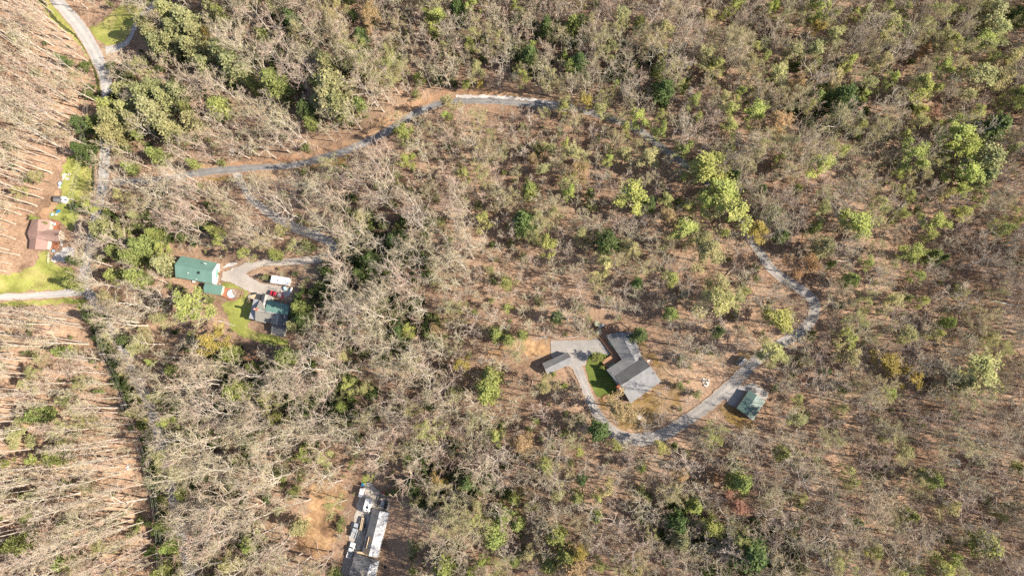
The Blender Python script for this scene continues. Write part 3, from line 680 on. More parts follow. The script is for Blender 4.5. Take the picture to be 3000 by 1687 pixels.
for k in range(7):
    q = p1.lerp(p2, k/6); z = HG(q.x, q.y); MB().box(q.x-.06, q.x+.06, q.y-.06, q.y+.06, z-.3, z+1.1).build('post', TARP, fo, p1)
for hh in (0.5, 1.0): MB().tube([(p1.x, p1.y, HG(p1.x, p1.y)+hh), (p2.x, p2.y, HG(p2.x, p2.y)+hh)], 0.05, 4).build('rail', TARP, fo, p1)
root, zb, org = building('shed', 'small grey-roofed shed with rounded white front in the left yard', 'shed', Z8, [
    ('roof', ROOFD, [(578,468,2.0),(705,472,2.0),(700,515,2.6),(575,510,2.6)]),
    ('roof', ROOFG, [(575,510,2.6),(700,515,2.6),(695,568,2.0),(580,552,2.0)])], GREYW, 0.15)
c = atz(Z8, 725, 522, 1.2, zb); b = MB(); n = 14
rings = [(1.55, 0.0), (1.5, 1.2), (1.25, 1.9), (0.75, 2.3), (0.2, 2.42)]
for (r0, z0), (r1, z1) in zip(rings[:-1], rings[1:]):
    for k in range(n):
        a0, a1 = 2*math.pi*k/n, 2*math.pi*(k+1)/n
        b.add([(c.x+r0*math.cos(a0), c.y+r0*math.sin(a0), zb+z0), (c.x+r0*math.cos(a1), c.y+r0*math.sin(a1), zb+z0), (c.x+r1*math.cos(a1), c.y+r1*math.sin(a1), zb+z1), (c.x+r1*math.cos(a0), c.y+r1*math.sin(a0), zb+z1)], [(0,1,2,3)])
b.build('white_front', WHITE, root, org, True)
# raised garden beds
for k, (x0, y0, x1, y1) in enumerate([(738,150,718,240),(762,145,745,205),(832,140,822,175),(800,150,792,170),(812,205,802,245),(772,205,765,232)]):
    a, c = P(*Z(Z8, x0, y0)), P(*Z(Z8, x1, y1)); d = (c-a).normalized(); nn = Vector((-d.y, d.x, 0))*0.35
    g = empty('garden_bed', a); tag(g, ['long white-edged garden bed at the left end of the yard plot','second long white-edged garden bed in the yard plot','white-edged garden bed at the right of the yard plot','short white garden bed in the middle of the yard plot','white garden bed at the lower right of the yard plot','small white garden bed in the plot centre'][k], 'garden bed', 'raised beds in the left yard')
    za = HG(a.x, a.y)
    for s in (-1, 1):
        MB().tube([(a.x+nn.x*s, a.y+nn.y*s, za+.25), (c.x+nn.x*s, c.y+nn.y*s, HG(c.x, c.y)+.25)], 0.10, 5).build('timber', TARP, g, a)
    MB().hexa([(a.x-nn.x, a.y-nn.y, za-.1), (c.x-nn.x, c.y-nn.y, za-.1), (c.x+nn.x, c.y+nn.y, za-.1), (a.x+nn.x, a.y+nn.y, za-.1)], [(a.x-nn.x, a.y-nn.y, za+.2), (c.x-nn.x, c.y-nn.y, za+.2), (c.x+nn.x, c.y+nn.y, za+.2), (a.x+nn.x, a.y+nn.y, za+.2)]).build('soil', WEATH, g, a)
p = P(*Z(Z8, 693, 295)); t = empty('trampoline', (p.x, p.y, HG(p.x, p.y))); tag(t, 'round blue and white trampoline below the garden beds', 'trampoline')
MB().cyl((0, 0), 0.75, 0.55, 0.6, 20).build('mat', TARP, t)
b = MB()
for k in range(20):
    a0, a1 = 2*math.pi*k/20, 2*math.pi*(k+1)/20
    b.add([(.75*math.cos(a0), .75*math.sin(a0), .62), (.75*math.cos(a1), .75*math.sin(a1), .62), (1.0*math.cos(a1), 1.0*math.sin(a1), .62), (1.0*math.cos(a0), 1.0*math.sin(a0), .62)], [(0,1,2,3)])
b.build('pad', BLUEP, t)
for k in range(4): MB().tube([(.9*math.cos(k*1.57), .9*math.sin(k*1.57), -.1), (.9*math.cos(k*1.57), .9*math.sin(k*1.57), .6)], .04, 4).build('leg', STEEL, t)
for x, y, sx, sy, h, mt, lb, ct in ((620,678,1.2,.5,.5,RUST,'dark red box beside the yard toys','box'),(665,700,1.6,.7,.7,BLUEP,'slanted blue play slide in the left yard','slide'),(575,745,1.1,.8,.6,PALEB,'pale blue tub in the left yard','tub'),(630,745,.8,.6,.4,TARP,'small white crate beside the blue tub','crate'),(805,605,1.0,.6,.6,BLACK,'small dark box on the lawn under the wires','box'),(680,345,.8,.7,.5,TARP,'small pale bin below the trampoline','bin'),(600,1275,1.0,.8,.9,PALEB,'pale blue bin at the corner of the lower red deck','bin')):
    junk('yard_'+ct, lb, ct, Z8, x, y, sx, sy, h, mt, 0.5)

# --- the long house at the bottom and its yard
def lerp3(a, b, t): return tuple(a[i]+(b[i]-a[i])*t for i in range(3))
S6 = (1.0, 0, 0)
TL, TR, RT, RB, BL, BR = (1092.3,1488.3,3.0), (1141,1500.2,3.0), (1112.8,1496.6,4.6), (1080.3,1627.5,4.6), (1060.8,1615.6,3.0), (1106.3,1632.4,3.0)
def west(u, v): return lerp3(lerp3(TL, BL, u), lerp3(RT, RB, u), v)
W_ = lambda u0, u1, v0, v1: [west(u0, v0), west(u0, v1), west(u1, v1), west(u1, v0)]
root, zb, org = building('long_house', 'long house with gable roof open to the rafters in two places', 'house', S6, [
    ('roof', ROOFG, W_(0, 0.60, 0, 1)), ('roof', ROOFG, W_(0.60, 0.73, 0, 0.42)), ('roof', ROOFG, W_(0.73, 0.88, 0, 1)), ('roof', ROOFG, W_(0.88, 1.0, 0, 0.3)),
    ('roof', ROOFW, [RT, TR, BR, RB])], None)  # east slope: sun on the roof painted as a paler material
allc = [TL, TR, BR, BL]
w2 = [PZ(p[0], p[1], zb+2.2) for p in allc]; b = MB(); b.hexa([(p.x, p.y, zb-1.5) for p in w2[::-1]], [(p.x, p.y, zb+2.2) for p in w2[::-1]]); b.build('wall', BEIGE, root, org)
w4 = [PZ(q_[0], q_[1], zb+2.3) for q_ in (TL, RT, RB, BL)]; MB().hexa([(p.x, p.y, zb+2.21) for p in w4], [(p.x, p.y, zb+2.3) for p in w4]).build('attic_shade_panel', DARKW, root, org)  # floor panel coloured dark to give the attic its shade
w3 = [[PZ(q[0], q[1], zb+q[2]-.3) for q in (TL, RT, TR)], [PZ(q[0], q[1], zb+q[2]-.3) for q in (BL, RB, BR)]]
for tri in w3: MB().hexa([(p.x, p.y, zb+2.0) for p in tri], [tuple(p) for p in tri]).build('gable', BEIGE, root, org)
for u0, u1, v0, n in ((0.60, 0.73, 0.42, 6), (0.88, 1.0, 0.3, 5)):
    for k in range(n):
        u = u0+(u1-u0)*(k+.3)/n
        a, c = west(u, v0), west(u, 1.0)
        MB().tube([PZ(a[0], a[1], zb+a[2]-.1), PZ(c[0], c[1], zb+c[2]-.1)], 0.11, 4).build('rafter', WEATH, root, org)
a, c = west(0.62, 0.40), west(0.88, 0.42)
MB().tube([PZ(a[0], a[1], zb+a[2]+.12), PZ(c[0], c[1], zb+c[2]+.12)], 0.14, 4).build('beam', TIMBER, root, org)
slab('landing', Z7, [(790,780),(980,790),(1120,850),(1110,905),(960,860),(780,825)], 1.2, 1.4, TIMBER, root, zb, org)
root, zb, org = building('long_house', 'hip-roofed grey house cut off by the bottom edge', 'house', Z7, [
    ('roof', ROOFG, [(735,830,3.0),(1150,1125,4.9),(870,2100,4.9),(420,1960,3.0)]),
    ('roof', ROOFG, [(735,830,3.0),(1385,1040,3.0),(1150,1125,4.9)]),
    ('roof', ROOFW, [(1385,1040,3.0),(1150,2060,3.0),(870,2100,4.9),(1150,1125,4.9)])], CREAM, 0.4)  # sunny slope painted paler than the grey ones
a, c = atz(Z7, 770, 935, 3.25, zb), atz(Z7, 640, 1449, 3.25, zb)
MB().tube([a, c], 0.05, 4).build('seam', ROOFD, root, org)
pipe(Z7, 770, 1310, 3.0, 4.3, .1, STEEL, root, zb, org)

# --- vehicles
def heading(S, a, b):
    p, q = P(*Z(S, *a)), P(*Z(S, *b)); return math.atan2(q.y-p.y, q.x-p.x)
def wheels(root, xs, y, r=0.36, w_=0.26):
    for x in xs:
        for s in (-1, 1):
            b = MB(); n = 12
            ring = [(x+r*math.cos(2*math.pi*k/n), r+r*math.sin(2*math.pi*k/n)) for k in range(n)]
            b.hexa([(u, s*y-w_/2, v) for u, v in ring], [(u, s*y+w_/2, v) for u, v in ring])
            wh = b.build('wheel', BLACK, root)
            b = MB(); ring = [(x+r*.55*math.cos(2*math.pi*k/8), r+r*.55*math.sin(2*math.pi*k/8)) for k in range(8)]
            b.hexa([(u, s*(y+.01)-w_/2-.01, v) for u, v in ring], [(u, s*(y+.01)+w_/2+.01, v) for u, v in ring]); b.build('rim', STEEL, wh)
def pickup(S, x, y, rz, paint, label, L=5.3):
    p = P(*Z(S, x, y)); r_ = empty('pickup_truck', (p.x, p.y, HG(p.x, p.y)+0.12), rz); tag(r_, label, 'pickup')
    hL = L/2; W = 0.95
    bevelbox('body', paint, r_, -hL, hL, -W, W, 0.4, 0.95, 0.12, 3)
    bevelbox('hood', paint, r_, hL*0.36, hL*0.97, -W*.92, W*.92, 0.93, 1.12, 0.09, 2, (0.96, 0.94))
    bevelbox('cab', paint, r_, -hL*0.24, hL*0.44, -W*.93, W*.93, 0.93, 1.82, 0.1, 3, (0.66, 0.84))
    for nm, x0, x1, z0, z1 in (('windshield', hL*0.455, hL*0.335, 1.04, 1.74), ('rear_window', -hL*0.25, -hL*0.145, 1.1, 1.72)):
        w0, w1 = W*.86, W*.74; e = .03 if x0 > 0 else -.03
        MB().add([(x0+e,-w0,z0),(x0+e,w0,z0),(x1+e,w1,z1),(x1+e,-w1,z1),(x0-e,-w0,z0),(x0-e,w0,z0),(x1-e,w1,z1),(x1-e,-w1,z1)],[(0,1,2,3),(7,6,5,4),(0,4,5,1),(2,6,7,3),(1,5,6,2),(0,3,7,4)]).build(nm, GLASS, r_)
    for s in (-1, 1):
        MB().add([(-hL*.18,s*(W*.945),1.05),(hL*.36,s*(W*.945),1.05),(hL*.26,s*(W*.83),1.68),(-hL*.10,s*(W*.83),1.68),(-hL*.18,s*(W*.88),1.05),(hL*.36,s*(W*.88),1.05),(hL*.26,s*(W*.76),1.68),(-hL*.10,s*(W*.76),1.68)],[(0,1,2,3),(7,6,5,4),(0,4,5,1),(2,6,7,3),(1,5,6,2),(0,3,7,4)]).build('side_window', GLASS, r_)
        bevelbox('bed_side', paint, r_, -hL*.985, -hL*.27, s*W*.93-.06, s*W*.93+.06, 0.93, 1.3, 0.03)
        bevelbox('headlight', WHITE, r_, hL*.95, hL*1.005, s*W*.74-.16, s*W*.74+.16, 0.68, 0.86, 0.03)
        bevelbox('mirror', BLACK, r_, hL*.34, hL*.39, s*(W+.12)-.08, s*(W+.12)+.08, 1.1, 1.28, 0.02)
    bevelbox('tailgate', paint, r_, -hL*1.0, -hL*.955, -W*.93, W*.93, 0.93, 1.3, 0.03)
    MB().box(-hL*.95, -hL*.27, -W*.86, W*.86, 0.94, 0.98).build('bed_floor', GREYW, r_)
    wheels(r_, (hL*.62, -hL*.6), W*.88)
    return r_
pickup(Z7, 755, 190, heading(Z7, (715,340), (790,30)), SILV, 'silver pickup parked beside the flatbed trailer')
pickup(Z7, 650, 725, heading(Z7, (590,890), (695,545)), WHTP, 'white pickup parked on the drive below the silver one', 5.5)
pickup(Z5, 1250, 458, heading(Z5, (1380,490), (1110,410)), REDP, 'red pickup parked between the trailer and the house', 5.2)
def camper(S, a, b, wid, hgt, label, nose, vents, axle, name='camper_trailer'):
    """a, b: front and rear centre of the roof in the enlargement"""
    g = P(*Z(S, (a[0]+b[0])/2, (a[1]+b[1])/2)); zb = HG(g.x, g.y)
    pa, pb = atz(S, *a, hgt, zb), atz(S, *b, hgt, zb); c = (pa+pb)/2
    L = (Vector((pa.x, pa.y))-Vector((pb.x, pb.y))).length
    r_ = empty(name, (c.x, c.y, zb+0.1), math.atan2(pa.y-pb.y, pa.x-pb.x)); tag(r_, label, 'trailer')
    bevelbox('body', RVW, r_, -L/2, L/2-nose, -wid/2, wid/2, 0.55, hgt, 0.12, 3)
    if nose:
        b_ = MB(); x0, x1 = L/2-nose-.05, L/2
        b_.add([(x0,-wid/2+.04,.55),(x1,-wid*.42,.7),(x1,wid*.42,.7),(x0,wid/2-.04,.55),(x0,-wid/2+.08,hgt-.1),(x1-.1,-wid*.4,hgt*.55),(x1-.1,wid*.4,hgt*.55),(x0,wid/2-.08,hgt-.1)],[(3,2,1,0),(4,5,6,7),(0,1,5,4),(1,2,6,5),(2,3,7,6),(3,0,4,7)])
        b_.build('nose', STEEL if nose < 2 else RVW, r_)
        MB().tube([(L/2, 0, .6), (L/2+1.1, 0, .55)], .07, 5).build('tow_bar', BLACK, r_)
    for k, (t, v, s) in enumerate(vents):
        bevelbox('air_conditioner' if s > .6 else 'roof_vent', GLASS if s > .3 else BLACK, r_, t*L-s/2, t*L+s/2, v*wid-s/2, v*wid+s/2, hgt-.02, hgt+.18, .03)
    for s in (-1, 1):
        for t in (-.25, .1): bevelbox('window', GLASS, r_, t*L-.45, t*L+.45, s*wid/2-.03, s*wid/2+.03, 1.5, 2.1, .02)
    bevelbox('door', WHITE, r_, -.05*L-.3, -.05*L+.3, -wid/2-.03, -wid/2+.02, .7, 2.3, .015)
    wheels(r_, axle, wid/2-.2, .33)
    return r_
camper(Z6, (858,1130), (968,690), 2.45, 2.95, 'white travel trailer with dark roof vents in the long house yard', 1.2, [(-.37,.3,.3),(-.29,.34,.35),(-.15,.06,.35),(0.02,.1,.8),(.2,.12,.4),(.26,.36,.3),(.22,-.3,.4)], (-.45, .45))
camper(Z5, (1055,115), (1495,180), 3.0, 2.9, 'large white motorhome parked under bare branches by the barn drive', 1.2, [(0.02,0.06,.4),(-.3,.2,.3)], (1.9, -1.9), 'motorhome')
def boxtrailer(S, a, b, wid, hgt, label):
    g = P(*Z(S, (a[0]+b[0])/2, (a[1]+b[1])/2)); zb = HG(g.x, g.y)
    pa, pb = atz(S, *a, hgt, zb), atz(S, *b, hgt, zb); c = (pa+pb)/2; L = (pa-pb).length
    r_ = empty('box_trailer', (c.x, c.y, zb+.08), math.atan2(pa.y-pb.y, pa.x-pb.x)); tag(r_, label, 'trailer')
    bevelbox('box', RVW, r_, -L/2, L/2, -wid/2, wid/2, .5, hgt, .06)
    bevelbox('rear_door', BLACK, r_, L/2-.03, L/2+.04, -wid*.46, wid*.46, .6, hgt-.1, .01)
    bevelbox('roof_rack', STEEL, r_, L/2-.45, L/2-.1, -wid*.48, wid*.48, hgt+.01, hgt+.12, .03)
    MB().tube([(-L/2, 0, .5), (-L/2-.9, 0, .5)], .06, 5).build('tow_bar', BLACK, r_)
    wheels(r_, (0.0,), wid/2+.05, .3, .2)
boxtrailer(Z6, (782,378), (726,628), 1.5, 2.0, 'small white box trailer at the top of the long house yard')
def framed_trailer(S, a, b, wid, label, deck, name='flatbed_trailer', h=.7):
    p, q = P(*Z(S, *a)), P(*Z(S, *b)); c = (p+q)/2; L = (p-q).length
    r_ = empty(name, (c.x, c.y, HG(c.x, c.y)+.14), math.atan2(p.y-q.y, p.x-q.x)); tag(r_, label, 'trailer')
    for s in (-1, 1):
        bevelbox('side_rail', BLACK, r_, -L/2, L/2, s*wid/2-.09, s*wid/2+.09, h-.22, h+.14, .02)
    for k in range(6): MB().box(-L/2+L*k/5-.05, -L/2+L*k/5+.05, -wid/2, wid/2, h-.2, h-.06).build('cross_bar', BLACK, r_)
    for k in range(deck):
        y0 = -wid/2+.14+(wid-.28)*k/deck
        MB().box(-L/2+.1, L/2-.1, y0, y0+(wid-.28)/deck-.22, h-.05, h+.0).build('plank', TIMBER, r_)
    MB().tube([(L/2, -wid*.3, h-.1), (L/2+1.2, 0, h-.15), (L/2, wid*.3, h-.1)], .06, 5).build('tow_bar', BLACK, r_)
    wheels(r_, (-.2, -.95), wid/2+.15, .32, .2)
framed_trailer(Z6, (830,1195), (770,1560), 1.9, 'flatbed trailer with wooden planks between pickup and long house', 3)
framed_trailer(Z6, (1305,575), (1235,895), .75, 'narrow dark trailer frame on the gravel above the long house', 0, 'trailer_frame', .5)
framed_trailer(Z6, (1480,700), (1440,1010), .7, 'dark trailer frame near the right edge of the long house yard', 0, 'trailer_frame', .5)
for x, y, sx, sy, h, mt, lb, ct in ((815,275,.9,1.1,1.0,BLUEP,'bright blue barrel at the top of the long house yard','barrel'),(1010,250,2.0,.5,.4,TARP,'long pale pipe at the top edge of the yard','pipe'),(1065,495,.5,.5,.5,STONE,'small pale block in the middle of the gravel yard','block'),(1410,525,.9,.6,.8,REDP,'small red mower behind the long house','mower'),(1420,570,.8,.5,.6,TARP,'white crate beside the red mower','crate'),(1490,800,.8,1.6,.7,BLACK,'long black bin by the right-hand trailer frame','bin'),(1380,810,1.6,1.8,.4,STEEL,'grey covered heap between the two trailer frames','heap'),(1400,640,.8,.8,.5,VERGE,'tan box above the grey heap','box')):
    junk('yard_'+ct, lb, ct, Z6, x, y, sx, sy, h, mt, -.25)
for x, y, sx, sy, h, mt, lb, ct in ((950,330,1.0,1.4,.5,WEATH,'wooden pallet in the shadow of the long house','pallet'),(860,660,.9,1.8,.5,STONE,'pale slab stack in the shadow of the long house','stack'),(870,800,1.4,.5,.5,TIMBER,'timber bundle at the lower end of the long house','bundle'),(940,170,.7,1.2,.6,STEEL,'grey toolbox behind the flatbed trailer','toolbox'),(1560,1190,.8,.8,.8,BLACK,'dark bin right of the hip-roofed house','bin')):
    junk('yard_'+ct, lb, ct, Z7, x, y, sx, sy, h, mt, -.25)
p = P(*Z(Z5, 1552, 375)); t = empty('propane_tank', (p.x, p.y, HG(p.x, p.y)), R(75)); tag(t, 'white propane tank right of the red pickup', 'tank')
MB().tube([(-1.3,0,.6),(-1.15,0,.6),(-.9,0,.6),(.9,0,.6),(1.15,0,.6),(1.3,0,.6)], [.08,.3,.42,.42,.3,.08], 12).build('tank', WHITE, t, None, True)
for s in (-.7, .7): MB().box(s-.06, s+.06, -.25, .25, -.2, .25).build('leg', STEEL, t)
junk('storage_bin', 'pale blue bin between motorhome and propane tank', 'bin', Z5, 1428, 330, .9, 1.3, .9, PALEB, .5)
junk('grill', 'grey covered grill on the deck corner among white blossom', 'grill', Z1, 1290, 235, 2.3, .9, 1.3, STEEL, R(35))

# --- split-rail fences, poles and wires
def railfence(label, pts, gap=2.4, mat=WEATH, rails=(0.45, 0.95)):
    w_ = [P(*p) for p in pts]; root = empty('rail_fence', w_[0]); tag(root, label, 'fence')
    pos = []
    for a, b in zip(w_[:-1], w_[1:]):
        n = max(1, round((b-a).length/gap))
        for k in range(n): pos.append(a.lerp(b, k/n))
    pos.append(w_[-1])
    for q in pos:
        z = HG(q.x, q.y); MB().box(q.x-.1, q.x+.1, q.y-.1, q.y+.1, z-.3, z+1.15).build('post', mat, root, w_[0])
    for a, b in zip(pos[:-1], pos[1:]):
        for h in rails:
            MB().tube([(a.x, a.y, HG(a.x, a.y)+h), (b.x, b.y, HG(b.x, b.y)+h+.03)], .075, 4).build('rail', mat, root, w_[0])
railfence('split-rail fence along the left side of the loop drive', [Z(Z1,660,1010), Z(Z1,760,1180), Z(Z1,850,1330)]+[Z(Z2,*p) for p in [(905,300),(985,480),(1050,620),(1130,760),(1220,890)]])
railfence('split-rail fence round the bottom of the loop drive', [Z(Z2,*p) for p in [(1440,1150),(1640,1275),(1850,1340),(2100,1350),(2300,1310)]])
railfence('short rail fence beside the drive above the green garage', [Z(Z3,*p) for p in [(1990,400),(1830,500),(1720,590)]])
railfence('weathered rail above the parking pad', [Z(Z1,*p) for p in [(600,445),(850,425),(1050,412)]], 2.6, TARP, (0.3,))
POLES = []
def pole(label, px, py, h, rot):
    p = P(px, py); z = HG(p.x, p.y); r_ = empty('utility_pole', (p.x, p.y, z), rot); tag(r_, label, 'utility pole', 'utility poles')
    MB().tube([(0,0,-.5),(0,0,h)], [.17,.11], 8).build('pole', WEATH, r_)
    MB().box(-1.2, 1.2, -.07, .07, h-.75, h-.6).build('cross_arm', TARP, r_)
    for x in (-1.05, -.5, .5, 1.05): MB().cyl((x, 0), .06, h-.6, h-.4, 8).build('insulator', WHITE, r_)
    MB().cyl((.0, .3), .22, h-2.0, h-1.1, 10).build('transformer', STEEL, r_)
    POLES.append((Vector((p.x, p.y, z+h-.4)), rot)); return r_
pole('utility pole standing in the left yard beside the small shed', 252, 600, 9.5, 0.05)
pole('utility pole on the valley roadside below the left side road', 350, 1040, 11.0, 0.15)
pole('utility pole beside the valley road amid the lower left woods', 412, 1183, 11.0, 0.15)
pole('utility pole by the valley road near the bottom left', 497, 1440, 11.0, 0.15)
q = P(300, 330)
def wire(label, a, ra, b, rb, sag=1.2):
    root = empty('power_line', a); tag(root, label, 'wires')
    for off in (-1.05, -.5, .5, 1.05):
        pa = a+Vector((math.cos(ra)*off, math.sin(ra)*off, 0)); pb = b+Vector((math.cos(rb)*off, math.sin(rb)*off, 0))
        pts = [pa.lerp(pb, k/10)-Vector((0, 0, 4*sag*(k/10)*(1-k/10))) for k in range(11)]
        MB().tube(pts, .02, 3).build('wire', TARP, root, a)
far0 = Vector((q.x, q.y, HG(q.x, q.y)+10)); q2 = P(520, 1720); far1 = Vector((q2.x, q2.y, HG(q2.x, q2.y)+11))
wire('thin wires crossing the left yard toward the top', far0, 0.05, *POLES[0])
wire('thin wires from the yard pole down the valley road', *POLES[0], *POLES[1])
wire('thin wires between the two poles below the side road', *POLES[1], *POLES[2])
wire('thin wires along the valley road in the lower left', *POLES[2], *POLES[3])
wire('thin wires leaving at the bottom left', *POLES[3], far1, .15)
pole('utility pole beside the curving road above the barn drive', 893, 505, 10.0, 1.45)
q3 = P(868, 690)
wire('thin wires from the hill road pole across the barn drive', POLES[4][0], 0.1, Vector((q3.x, q3.y, HG(q3.x, q3.y)+8)), 0.1)
qa, qb = P(2155, 590), P(2262, 715)
wire('thin wires across the dark bend of the hill road', Vector((qa.x, qa.y, HG(qa.x, qa.y)+8)), 0.8, Vector((qb.x, qb.y, HG(qb.x, qb.y)+8)), 0.8)

# --- garden stonework by the grey house
p = P(*Z(Z2, 2022, 780)); fp = empty('fire_pit', (p.x, p.y, HG(p.x, p.y)+.05)); tag(fp, 'round stone-ringed fire pit in the mustard lawn', 'fire pit')
MB().cyl((0, 0), 1.0, -.1, .06, 20).build('gravel_bed', GRAVEL, fp)
for k in range(18):
    a = 2*math.pi*k/18; rr = jr.uniform(.13, .18)
    MB().cyl((1.12*math.cos(a), 1.12*math.sin(a)), rr, -.1, jr.uniform(.2, .32), 6, 0, rr*.75).build('stone', STONE, fp)
def edging(label, pts, S):
    w_ = [P(*q) for q in smooth_line([Z(S, *q) for q in pts], 4)]; root = empty('stone_edging', w_[0]); tag(root, label, 'edging', 'stone edgings in the mustard lawn')
    acc = []
    for a, b in zip(w_[:-1], w_[1:]):
        n = max(1, int((b-a).length/.42))
        for k in range(n): acc.append(a.lerp(b, k/n))
    for q in acc:
        z = HG(q.x, q.y); rr = jr.uniform(.12, .2)
        MB().cyl((q.x+jr.uniform(-.05, .05), q.y+jr.uniform(-.05, .05)), rr, z-.1, z+jr.uniform(.18, .3), 6, 0, rr*.7).build('stone', STONE, root, w_[0])
edging('keyhole-shaped stone edging below the fire pit', [(1995,1040),(2010,960),(2050,890),(2110,890),(2145,950),(2150,1000)], Z2)
edging('curved stone edging right of the fire pit', [(2330,700),(2310,790),(2350,870),(2380,920),(2280,990),(2180,1000)], Z2)
edging('wavy stone edging by the white rubble', [(575,870),(520,940),(525,1030),(480,1110),(440,1130)], Z3)
edging('short stone edging at the lower left of the garage lawn', [(120,1310),(200,1300),(270,1330),(340,1290)], Z3)
p = P(1776, 1168); tr = empty('planting_ring', (p.x, p.y, HG(p.x, p.y)+.08)); tag(tr, 'round brick-edged planting bed at the lawn end', 'planting bed')
MB().cyl((0, 0), 1.3, -.1, .08, 20).build('soil', DIRT, tr)
for k in range(20):
    a = 2*math.pi*k/20; MB().cyl((1.42*math.cos(a), 1.42*math.sin(a)), .16, -.1, .25, 6, 0, .13).build('stone', BRICK, tr)
# white rubble heaps
for i, (px, py, n, lb) in enumerate([(2068,1120,26,'heap of white rubble beside the loop drive'),(1507,218,14,'pale rock pile in the upper woods'),(683,445,12,'white broken stump by the curving road'),(640,118,0,''),(380,1370,10,'pale rock pile beside the ditch at the lower left')]):
    if not n: continue
    p = P(px, py); z = HG(p.x, p.y); rp = empty('rubble_heap', (p.x, p.y, z)); tag(rp, lb, 'rubble')
    for k in range(n):
        a = jr.uniform(0, 6.28); r0 = jr.uniform(0, 1.7); s = jr.uniform(.2, .55); hh = max(.15, (1.8-r0)*.45)
        b = MB(); m = 6
        b.hexa([(r0*math.cos(a)+s*math.cos(t*6.28/m+k), r0*math.sin(a)+s*math.sin(t*6.28/m+k)*jr.uniform(.6, 1), -.1) for t in range(m)], [(r0*math.cos(a)+s*.7*math.cos(t*6.28/m+k), r0*math.sin(a)+s*.7*math.sin(t*6.28/m+k), hh+jr.uniform(-.1, .2)) for t in range(m)])
        b.build('rock', TARP if i != 3 else STONE, rp)
# fallen logs
for i, (x0, y0, x1, y1, r0, lb) in enumerate([(2603,652,2655,590,.32,'long pale fallen log in the right-hand woods'),(2640,575,2660,585,.2,'broken pale stump above the long fallen log'),(1944,1074,1975,1103,.16,'straight pale log lying on the mustard lawn'),(2120,1060+44,2134,1112,.1,'thin pale pole lying on the slope by the drive'),(2125,808,2172,762,.25,'fallen log left of the hill road bend'),(1995,1117,2072,1121,.1,'thin white pole lying toward the rubble heap'),(2905,880,2985,898,.2,'pale fallen log at the right edge'),(2690,50,2760,55,.2,'pale fallen log at the upper right'),(2915,1670-12,2998,1690,.2,'pale fallen log at the lower right corner'),(2860,1275,2880,1318,.22,'leaning pale log in the lower right woods'),(2010,1360,2050,1310,.2,'fallen log below the loop drive'),(1522,1110,1550,1135,.16,'fallen log left of the rail fence'),(2450,765,2510,765,.16,'long thin log in the woods right of the orange tree'),(172,912,223,916,.18,'white fallen trunk below the left side road'),(620,928,660,935,.15,'white fallen trunk below the green barn'),(640,930+8,690,955,.12,'fallen pale trunk at the edge of the pool lawn')]):
    a, c = P(x0, y0), P(x1, y1)
    za, zc = HG(a.x, a.y)+r0*.8, HG(c.x, c.y)+r0*.6
    lg = empty('fallen_log', (a.x, a.y, za)); tag(lg, lb, 'log')
    pts = [Vector((a.x, a.y, za)).lerp(Vector((c.x, c.y, zc)), t)+Vector((jr.uniform(-.12,.12), jr.uniform(-.12,.12), 0)) for t in (0, .25, .5, .75, 1)]
    MB().tube(pts, [r0, r0*.95, r0*.85, r0*.75, r0*.55], 7).build('trunk', TIMBER if i % 3 else TARP, lg, (a.x, a.y, za))
    q = pts[3]; d = (pts[4]-pts[3]).normalized()
    MB().tube([q, q+d*1.0+Vector((-d.y, d.x, .5))*.8], [r0*.4, r0*.15], 4).build('branch', WEATH, lg, (a.x, a.y, za))

# ================================================================== trees
class Tris:
    """collects tapering branch tubes and leaf quads as arrays"""
    def __init__(s): s.v = []; s.f = []; s.m = []; s.n = 0
    def seg(s, p0, p1, r0, r1, sides, mi=0):
        d = (p1-p0); L = np.linalg.norm(d)
        if L < 1e-5: return
        d = d/L
        a = np.cross(d, (0, 0, 1.0) if abs(d[2]) < .9 else (1.0, 0, 0)); a /= np.linalg.norm(a); b = np.cross(d, a)
        t = np.arange(sides)*2*math.pi/sides
        ring = np.cos(t)[:, None]*a+np.sin(t)[:, None]*b
        o = s.n
        s.v.append(p0+ring*r0)
        if r1 > 0.006:
            s.v.append(p1+ring*r1); s.n += 2*sides
            for k in range(sides): s.f.append((o+k, o+(k+1) % sides, o+sides+(k+1) % sides, o+sides+k)); s.m.append(mi)
        else:
            s.v.append(p1[None, :]); s.n += sides+1
            for k in range(sides): s.f.append((o+k, o+(k+1) % sides, o+sides)); s.m.append(mi)
    def leaves(s, pts, size, rng, mi, flat=0.5):
        n = len(pts)
        nrm = rng.normal(size=(n, 3)); nrm[:, 2] = np.abs(nrm[:, 2])+flat; nrm /= np.linalg.norm(nrm, axis=1)[:, None]
        a = np.cross(nrm, rng.normal(size=(n, 3))); a /= np.linalg.norm(a, axis=1)[:, None]; b = np.cross(nrm, a)
        sz = (size*rng.uniform(.6, 1.4, n))[:, None]
        q = np.stack([pts-a*sz*.5, pts+b*sz*.32, pts+a*sz*.5, pts-b*sz*.32], 1).reshape(-1, 3)
        o = s.n; s.v.append(q); s.n += 4*n
        s.f += [(o+4*i, o+4*i+1, o+4*i+2, o+4*i+3) for i in range(n)]; s.m += [mi]*n
    def mesh(s, name, mats):
        me = bpy.data.meshes.new(name); me.from_pydata(np.concatenate(s.v).tolist(), [], s.f)
        for m in mats: me.materials.append(m)
        if any(s.m): me.polygons.foreach_set('material_index', s.m)
        me.update(); return me

